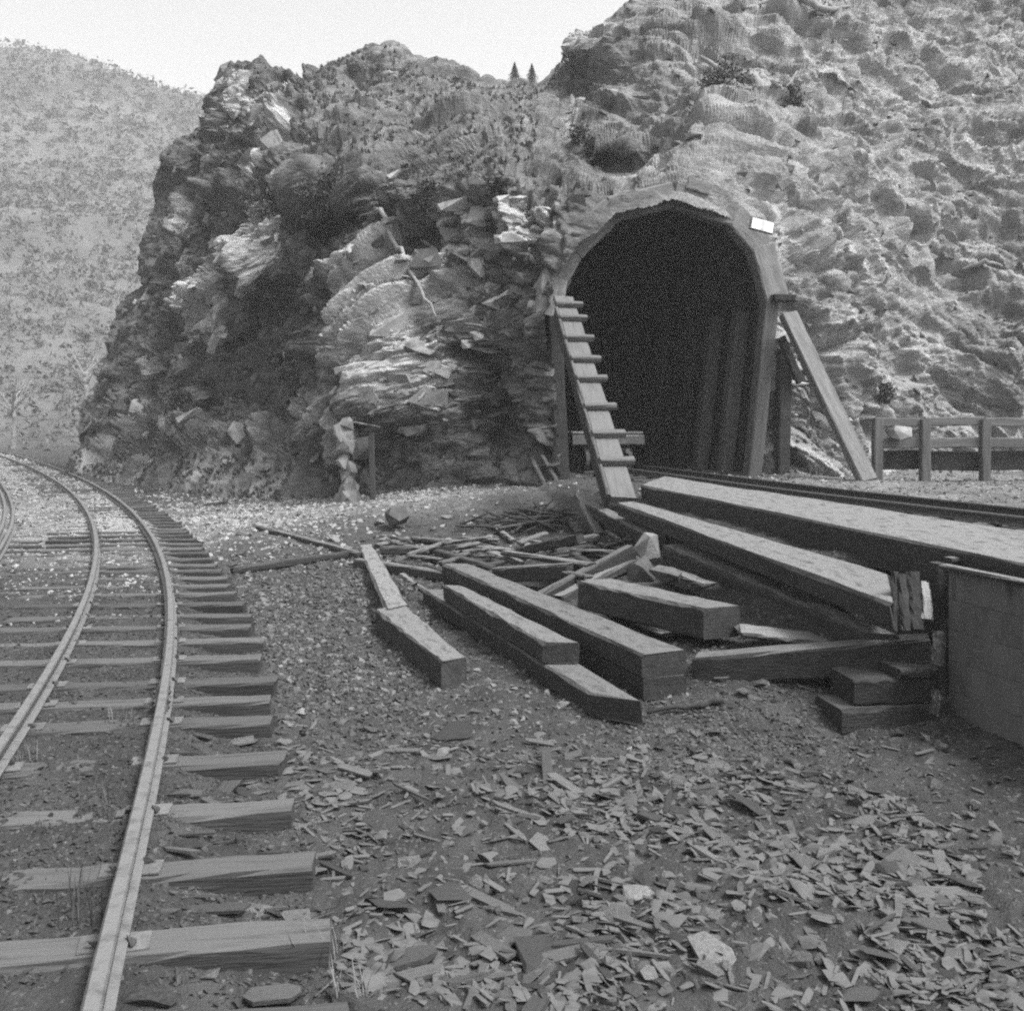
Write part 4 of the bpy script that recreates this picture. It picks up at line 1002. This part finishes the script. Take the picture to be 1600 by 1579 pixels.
# ------------------------------------------------------------------ timber fence beyond the track, rocks beside it
def fence():
    Y = 21.0; org = P(1460, 745, Y); e = empty('timber_fence', org, 'low timber fence with heavy rails across the foot of the pale slope', 'fence')
    for px in (1368, 1442, 1535, 1640): 
        p = P(px, 742, Y); p.z = gz(p.x, p.y) - .2; bar('post', p, p + Vector((0, 0, CZ - (655 - HY) * Y / F - p.z)), .2, .2, M['bleached'], e, Vector((0, -1, 0)))
    for i, (y0, y1, m, dy) in enumerate([(652, 666, 'bleached', -.02), (684, 700, 'bleached', -.03), (704, 734, 'timber_dark', .12)]):  # lowest dark board is added in place of the shaded gap underneath
        for a, b in ((1366, 1443), (1444, 1536), (1537, 1642)):
            pa, pb = P(a, y1, Y + dy), P(b, y1 + random.uniform(-2, 2), Y + dy); bar('rail', pa, pb, .16, (y1 - y0) * Y / F, M[m], e)
fence()
def boulder(px, py, Y, s, label, m, seed, parts=(1, .8, .8), name='boulder', z=None):
    v, f = hull(14, s * parts[0], s * parts[1], s * parts[2], seed, .8); p = P(px, py, Y)
    o = ob(name, v, f, m, label=label, cat='boulder' if name == 'boulder' else name); o.location = p; o.rotation_euler = (0, 0, seed * .7); return o
boulder(1403, 676, 20.8, .26, 'pale rounded stone lodged on the fence rail', M['pale_stone'], 3, (1.1, .7, .6))
boulder(1012, 853, 10.9, .17, 'pale square stone block at the end of the slanting propped timber', M['pale_stone'], 4, (1, 1, 1))
boulder(1005, 893, 10.6, .17, 'dark round stone below the pale stone block', M['dark_stone'], 5, (1, 1, 1.1))
boulder(1040, 898, 10.3, .14, 'split grey stone behind the short thick block', M['stone'], 9, (1.4, .8, .7))
# upright pale rock with a post beside it
M['rock_slab'] = material('slab_rock', .07, .2, 3, .95, .8, 14, coord='World')
def pillar():
    p = P(541, 748, 22.5); p.z = gz(p.x, p.y) - .2
    e = empty('rock_pillar', p, 'pale upright rock pillar of stacked slabs at the cliff foot', 'rock')
    zz = 0
    for k, (wd, h, dx) in enumerate([(.5, .38, .05), (.36, .35, 0), (.3, .35, .06), (.34, .35, .03), (.4, .32, .0), (.3, .28, -.06), (.22, .2, -.02)]):
        v, f = hull(16, wd * .72, wd * .6, h * .85, 900 + k, .85); o = ob('slab', v, f, M['rock_slab'], e); o.location = (dx + RNG.uniform(-.06, .06), 0, zz + h / 2); o.rotation_euler = (0, RNG.uniform(-.1, .1), RNG.uniform(0, 3)); zz += h * .95
pillar()
p = P(583, 748, 22.2); p.z = gz(p.x, p.y) - .1
bar('post', p, P(581, 676, 22.2), .13, .13, M['timber_pale'], None, Vector((0, -1, 0)), label='short upright wooden post next to the pale rock pillar', cat='post')
bar('stick', P(552, 662, 22.3), P(594, 670, 22.2), .07, .06, M['timber_pale'], None, label='stick lying across from the rock pillar to the post', cat='stick')
boulder(556, 700, 22.8, .4, 'dark round boulder lodged behind the pale rock pillar', M['dark_stone'], 12)
boulder(562, 628, 23.4, .28, 'rounded pale stone wedged above the rock pillar', M['pale_stone'], 13)
boulder(345, 790, 26.5, .42, 'flat dark stone on the pale gravel at the cliff foot', M['dark_stone'], 15, (1.3, .8, .35))
boulder(620, 806, 17.5, .3, 'dark lump of stone beside the pale rubble heap', M['dark_stone'], 16, (1.2, .8, .6))
for i, (a_, b_) in enumerate([((838, 700), (868, 748)), ((826, 712), (850, 745))]):
    pa, pb = P(*b_, 21.2), P(*a_, 21.7); pa.z = gz(pa.x, pa.y) - .05
    bar('pole', pa, pb, .12, .08, M['timber'], None, label=['longer pole leaning on the rock beside the left portal post', 'shorter pole leaning on the rock beside the left portal post'][i], cat='pole')

def brush_heap():
    c = GP(842, 818, 0); c.z = gz(c.x, c.y); parts = []
    for k in range(150):
        a_ = random.gauss(.45, .5); L = random.uniform(.3, 1.0); p = Vector((random.gauss(0, .55), random.gauss(0, .4), 0)); p.z = max(0, .42 - .5 * p.length) * random.random() + .02
        d = Vector((math.cos(a_), math.sin(a_) * .7, random.gauss(.05, .2))) * L / 2; t = random.uniform(.012, .03); parts.append(tube(jitterline([p - d, p, p + d], 2, .02, k), [t * .5, t, t, t, t * .4], 5))
    v, f = join(parts); o = ob('brush_heap', v, f, M['timber_dark'], label='dark tangle of brush and bark at the foot of the bank left of the ladder', cat='brush', kind='stuff'); o.location = c
brush_heap()
# ------------------------------------------------------------------ wood chips, stones, gravel
def chip_shape(seed):
    r = random.Random(seed); vs, fs = [], []
    wd = r.uniform(.16, .34); th = r.uniform(.03, .07); sk = r.uniform(-.5, .5); kind = r.random()
    secs = [-1, r.uniform(-.85, -.6), r.uniform(.45, .8), 1]; n = 3
    for i, x in enumerate(secs):
        if i in (0, n): wl, wr = (r.uniform(.0, .5), r.uniform(-.9, .4)) if kind < .55 else (r.uniform(.75, 1), r.uniform(.75, 1))
        else: wl, wr = r.uniform(.85, 1.05), r.uniform(.85, 1.05)
        hz = th * (1 if 0 < i < n else r.uniform(.35, 1)); zz = th * r.uniform(-.15, .15)
        q = sk * wd if kind > .55 and i in (0, n) else 0
        vs += [(x - q, -wd * wl, zz - hz), (x + q, wd * max(wr, -wl + .08), zz - hz), (x + q, wd * max(wr, -wl + .08) * .96, zz + hz), (x - q, -wd * wl * .96, zz + hz)]
    for i in range(n):
        for k in range(4): fs.append((i * 4 + k, (i + 1) * 4 + k, (i + 1) * 4 + (k + 1) % 4, i * 4 + (k + 1) % 4))
    fs.append((0, 1, 2, 3)); fs.append((n * 4 + 3, n * 4 + 2, n * 4 + 1, n * 4))
    bm = bmesh.new(); V_ = [bm.verts.new(v) for v in vs]; [bm.faces.new([V_[q] for q in f]) for f in fs]; bmesh.ops.recalc_face_normals(bm, faces=bm.faces); bmesh.ops.triangulate(bm, faces=bm.faces); bm.verts.index_update()
    v = np.array([q.co[:] for q in bm.verts]); f = np.array([[q.index for q in p.verts] for p in bm.faces]); bm.free(); return v, f
CH = [chip_shape(i) if i % 2 else hull(10, 1, .75, .09, 80 + i, .3) for i in range(14)]
chip_me = [mesh('wood_chip', v, f, M['chip']) for v, f in CH]
STN = [hull(13, 1, .8, .5, 40 + i, .35) for i in range(8)]
stone_me = [mesh('stone', v, f, M['stone']) for v, f in STN]; stone_mep = [mesh('stone', v, f, M['mid_stone2']) for v, f in STN]
def clear_of_track(x, y, pad=0.0):
    return x > float(xr(y)) + .95 + pad
def region(px, py):          # how thick the chips lie, seen from above through the photograph's layout
    if py < 1130: return .06
    d = np.interp(py, [1130, 1180, 1280, 1579], [.2, .55, 1, 1]); right = np.interp(py, [1150, 1250, 1400, 1579], [1150, 1430, 1540, 1700])
    Y = F * 2.29 / (py - HY); c = float(fbm(np.array([[(px - 800) * Y / F * 1.6, Y * 1.6, 0]]), 2, 411)[0])
    return d * (1 if px < right else .12) * (.16 + .84 * float(sstep(-.35, .25, c)))
nchip = 0
def spot(pymin, pymax, pxmin, pxmax, dens=None):
    while True:
        u = random.random(); a, b = 1 / (pymin - HY) , 1 / (pymax - HY); py = HY + 1 / (a + (b - a) * u ** .75); px = random.uniform(pxmin, pxmax)
        if dens and random.random() > dens(px, py): continue
        Y = F * 2.29 / (py - HY); p = Vector(((px - 800) * Y / F, Y, -.3))
        if not clear_of_track(p.x, p.y, -.1): continue
        return p
big_named = [  # the largest splinters, each where the photograph shows it: px, py, px2, py2, width
 (715, 1375, 810, 1413, .085), (742, 1452, 800, 1493, .09), (860, 1203, 905, 1228, .07), (525, 1183, 573, 1195, .06), (530, 1203, 580, 1222, .07), (613, 1230, 672, 1252, .025),
 (683, 1392, 690, 1427, .055), (790, 1280, 822, 1308, .06), (870, 1425, 935, 1450, .06), (860, 1462, 960, 1458, .05), (1250, 1415, 1290, 1475, .07), (1080, 1262, 1118, 1300, .05),
 (1120, 1290, 1150, 1320, .09), (600, 1170, 656, 1174, .06), (500, 1345, 550, 1370, .05), (960, 1395, 985, 1405, .06), (1210, 1388, 1238, 1340, .04), (905, 1475, 965, 1540, .05),
 (760, 1335, 880, 1325, .04), (560, 1495, 680, 1480, .12), (610, 1515, 690, 1500, .1), (1250, 1198, 1290, 1198, .03), (280, 1300, 335, 1310, .04), (290, 1405, 385, 1428, .06), (380, 1560, 470, 1545, .12), (1000, 1260, 1030, 1270, .1)]
chips = []
for (x0, y0, x1, y1, wd) in big_named:
    p, q = GP(x0, y0, .03), GP(x1, y1, .03); L = (q - p).length; c = (p + q) / 2
    chips.append((c, math.atan2(q.y - p.y, q.x - p.x), L / 2, wd / .5, random.uniform(-.08, .08), random.uniform(-.15, .15)))
while len(chips) < 70:
    y = random.uniform(3.6, 7.5); x = float(xr(y)) + random.uniform(.14, .95); t = random.uniform(.05, .12)
    if min(abs(y + (x - float(xr(y)) - .4) * .16 * 0 - q) for q in TIE_Y) < .15: continue
    chips.append((Vector((x, y, float(gh(x, y, False)[0]) + .02)), random.uniform(-.7, .7), t, t * random.uniform(.4, 1.1), random.gauss(0, .12), random.gauss(0, .2)))
while len(chips) < 300:
    p = spot(1120, 1575, 440, 1600, region); s = random.uniform(.04, .13) * (1 if random.random() < .85 else 1.6)
    chips.append((p + Vector((0, 0, random.uniform(.0, .035))), random.gauss(-.35, .8) if random.random() < .65 else random.uniform(0, 3.14), s, s * random.uniform(.35, 1.3), random.gauss(0, .14), random.gauss(0, .25)))
for i, (p, yaw, L, wd, pit, rol) in enumerate(chips):
    k_ = (2 * i + 1) % 14 if i < len(big_named) else i % 14
    o = bpy.data.objects.new('wood_chip', chip_me[k_])
    if i < len(big_named): link(o, None, 'large long splinter of weathered timber lying on the littered earth', 'wood chip', 'large splinters on the earth')
    elif k_ % 2: link(o, None, 'small narrow wood splinter lying on the littered earth beside the tie ends', 'wood chip', 'narrow splinters strewn over the earth')
    else: link(o, None, 'flat broad wood flake lying on the littered earth beside the tie ends', 'wood chip', 'broad flakes strewn over the earth')
    z = gz(p.x, p.y); o.location = (p.x, p.y, z + random.uniform(-.012, .014) + .25 * L * abs(pit) + (p.z - float(gh(p.x, p.y, False)[0])) * .5); o.rotation_euler = (rol, pit, yaw); o.scale = (L, wd, min(.3, max(.12, wd)))
def many(n, fn): return [fn() for _ in range(n)]
def litter(n):
    pts = [spot(1100, 1578, 420, 1640, region) for _ in range(n)]; Z = gh([p.x for p in pts], [p.y for p in pts]); out = []
    for p, z in zip(pts, Z):
        t = random.uniform(.015, .07); out.append(xf((p.x, p.y, z + random.uniform(0, .02)), rotm(random.uniform(0, 6.3), random.gauss(0, .2), random.gauss(0, .4)), (t, t * random.uniform(.5, 1.4), t * .9)))
    return out
scatter_mesh('wood_litter', CH, litter(3200), M['chip'], label='fine wood splinters and bark littering the earth', cat='wood litter', kind='stuff')
stones = []
named_st = [(690,1177,.09),(632,1290,.06),(600,1300,.05),(880,1262,.08),(1185,1075,.1),(1100,1195,.09),(1110,1490,.13),(1250,1490,.09),(1440,1380,.09),(985,1165,.06),(810,1240,.05),(1275,1310,.07),(1000,1400,.1),
            (440,1250,.05),(400,1270,.05),(335,1390,.06),(370,1395,.05),(240,1560,.12),(330,1530,.06),(560,1570,.14),(1165,1085,.08),(1130,1080,.07),(470,1390,.05),(560,1210,.05)]
for px, py, s in named_st: stones.append((GP(px, py, 0), s))
while len(stones) < 170:
    p = spot(960, 1575, 400, 1500, lambda a, b: .25 if b < 1080 else (.8 if b < 1200 else .5)); stones.append((p, random.uniform(.025, .075)))
while len(stones) < 250:
    px, py = random.uniform(300, 820), random.uniform(778, 900); p = GP(px, py, 0)
    if clear_of_track(p.x, p.y): stones.append((p, random.uniform(.06, .16)))
for i, (p, s) in enumerate(stones):
    pale = (i < 16 and i % 3 == 0) or (i >= 170 and random.random() < .65) or random.random() < .12
    o = bpy.data.objects.new('stone', (stone_mep if pale else stone_me)[i % 8])
    far = i >= 170
    tone = 'pale' if pale else 'dark grey'
    link(o, None, (tone + ' rough stone on the gravel between the cliff foot and the timber heap' if far else tone + ' angular stone lying among the wood chips and earth'), 'stone', tone + (' stones on the gravel by the cliff' if far else ' stones among the wood chips'))
    o.location = (p.x, p.y, gz(p.x, p.y) + s * .12); o.rotation_euler = (random.uniform(-.3, .3), random.uniform(-.3, .3), random.uniform(0, 6.3)); o.scale = (s, s * random.uniform(.7, 1.1), s * random.uniform(.6, 1.0))
PEB = [hull(8, 1, .8, .6, 60 + i, .3) for i in range(6)]
def gravel(n, y0, y1, smin, smax, dens, mat_, name, label):
    xs_, ys_ = np.zeros(0), np.zeros(0)
    while len(xs_) < n:
        k = 60000; py = HY + 1 / RNG.uniform(1 / (y1 - HY), 1 / (y0 - HY), k); px = RNG.uniform(-60, 1660, k)
        Y = F * 2.25 / (py - HY); X = (px - 800) * Y / F; ok = RNG.random(k) < dens(px, py, X, Y)
        xs_ = np.concatenate([xs_, X[ok]]); ys_ = np.concatenate([ys_, Y[ok]])
    A = np.stack([xs_[:n], ys_[:n]], 1); Z = gh(A[:, 0], A[:, 1]); X4 = []
    for (x, y), z in zip(A, Z):
        s = random.uniform(smin, smax) * random.uniform(.5, 1.2) * (1 + max(0, y - 8) * .05); X4.append(xf((x, y, z + s * .1), rotm(random.uniform(0, 6), random.gauss(0, .4), random.gauss(0, .4)), (s, s, s * .8)))
    scatter_mesh(name, PEB, X4, mat_, label=label, cat='gravel', kind='stuff')
gravel(22000, 745, 1578, .008, .034, lambda px, py, X, Y: np.where(X > xr(Y) - 3, 1, .6), M['stone'], 'gravel', 'grey gravel scattered over the earth')
gravel(6000, 745, 900, .02, .055, lambda px, py, X, Y: (blob(px, py, 400, 810, 170, 60, 1.5) + .8 * blob(px, py, 680, 800, 120, 26, 1.5) + .08) * (X > xr(Y) + .7), M['pale_stone'], 'pale_gravel', 'pale broken rock spread at the foot of the cliff')
gravel(5000, 690, 1000, .012, .04, lambda px, py, X, Y: (X < xr(Y) + .2) * (.25 + .75 * (Y > 12)), M['pale_stone'], 'track_ballast', 'pale ballast between and beside the rails')
gravel(5000, 1020, 1330, .01, .035, lambda px, py, X, Y: blob(px, py, 1150, 1130, 220, 80, 1.3) + .1 * (X > xr(Y) + 1), M['stone'], 'spoil', 'crumbled grey spoil in front of the cross timber')

gravel(2200, 870, 1180, .015, .05, lambda px, py, X, Y: (X > xr(Y) + .9) * (blob(px, py, 520, 960, 170, 130, 1.5) + .5 * blob(px, py, 800, 1080, 300, 60, 1.5)), M['mid_stone'], 'pale_gravel', 'light grey stone chips between the tie ends and the timbers')
gravel(8000, 880, 1200, .012, .045, lambda px, py, X, Y: (X > xr(Y) + .9) * blob(px, py, 520, 1000, 170, 150, 1.5), M['stone'], 'gravel', 'coarse grey rubble between the tie ends and the timbers')
gravel(15000, 900, 1578, .006, .026, lambda px, py, X, Y: (X < xr(Y) + .9) * 1.0, M['stone'], 'track_ballast', 'fine cinder ballast between the near ties')
# weeds by the rails
def weed(px, py, h, n, label, m, seed, lean=.5, wd=.004):
    p = GP(px, py, 0); p.z = gz(p.x, p.y); random.seed(seed)
    v, f = blades([np.zeros(3)], [np.array([0, 0, .4])], n, h * .4, h, wd, lean); v[:, :2] *= .6 * .3 / max(h, .3) + .4
    o = ob('weed', v, f, m, label=label, cat='weed', group='weeds growing by the track'); o.location = p
for i, (px, py, h, n, lab, m) in enumerate([(128, 1420, .36, 22, 'tall dark weed by the nearest rail, inside the track', 'leaf'), (160, 1270, .26, 18, 'dark weed between the rails beside the spike plates', 'leaf'), (185, 1130, .2, 14, 'small dry weed between the rails by the joint', 'dry'),
        (505, 1500, .26, 30, 'dry grass tuft at the end of the nearest tie', 'dry'), (488, 1300, .16, 14, 'short dry grass at a tie end among splinters', 'dry'), (545, 1560, .2, 22, 'dry grass tuft among the largest splinters', 'dry'),
        (40, 1190, .15, 14, 'low weed outside the left rail', 'dry'), (230, 1000, .15, 12, 'low weed hugging the inside of the near rail', 'leaf'), (1558, 740, .9, 26, 'tall dry weed before the timber fence', 'dry'), (1330, 742, .7, 24, 'dry weed at the foot of the long brace', 'dry'), (1275, 744, .6, 22, 'dry weed between the brace and the portal', 'dry')]):
    weed(px, py, h, n, lab, M[m], 1000 + i, wd=.0035 if py > 900 else .012)
def track_grass():
    pts = []
    for _ in range(900):
        y = 2.2 * (45 / 2.2) ** random.random(); x = float(xc(y)) + random.uniform(-1.6, .5) * (1 if random.random() < .7 else 2.2); pts.append((x, y))
    A = np.array(pts); z = gh(A[:, 0], A[:, 1]); P3 = np.concatenate([A, z[:, None]], 1)
    v, f = blades(P3, np.tile([0, 0, .3], (len(P3), 1)), 3, .015, .05, .004, .9); ob('track_grass', v, f, M['leaf'], label='short dry grass and moss between the ties', cat='grass', kind='stuff')
track_grass()

# ------------------------------------------------------------------ the air: thin haze
def haze():
    x0, x1, y0, y1, z0, z1 = -420, 420, -30, 360, -9, 110
    v = [(x, y, z) for x in (x0, x1) for y in (y0, y1) for z in (z0, z1)]
    f = [(0, 1, 3, 2), (4, 6, 7, 5), (0, 4, 5, 1), (2, 3, 7, 6), (0, 2, 6, 4), (1, 5, 7, 3)]
    m = bpy.data.materials.new('haze_air'); m.use_nodes = True; n, l = m.node_tree.nodes, m.node_tree.links; n.clear()
    o_ = n.new('ShaderNodeOutputMaterial'); p = n.new('ShaderNodeVolumePrincipled'); p.inputs['Color'].default_value = (.9, .9, .9, 1); p.inputs['Density'].default_value = .0012; p.inputs['Anisotropy'].default_value = .1
    l.new(p.outputs[0], o_.inputs['Volume'])
    ob('haze', v, f, m, kind='stuff', label='thin pale haze lying over the valley', cat='haze')
haze()
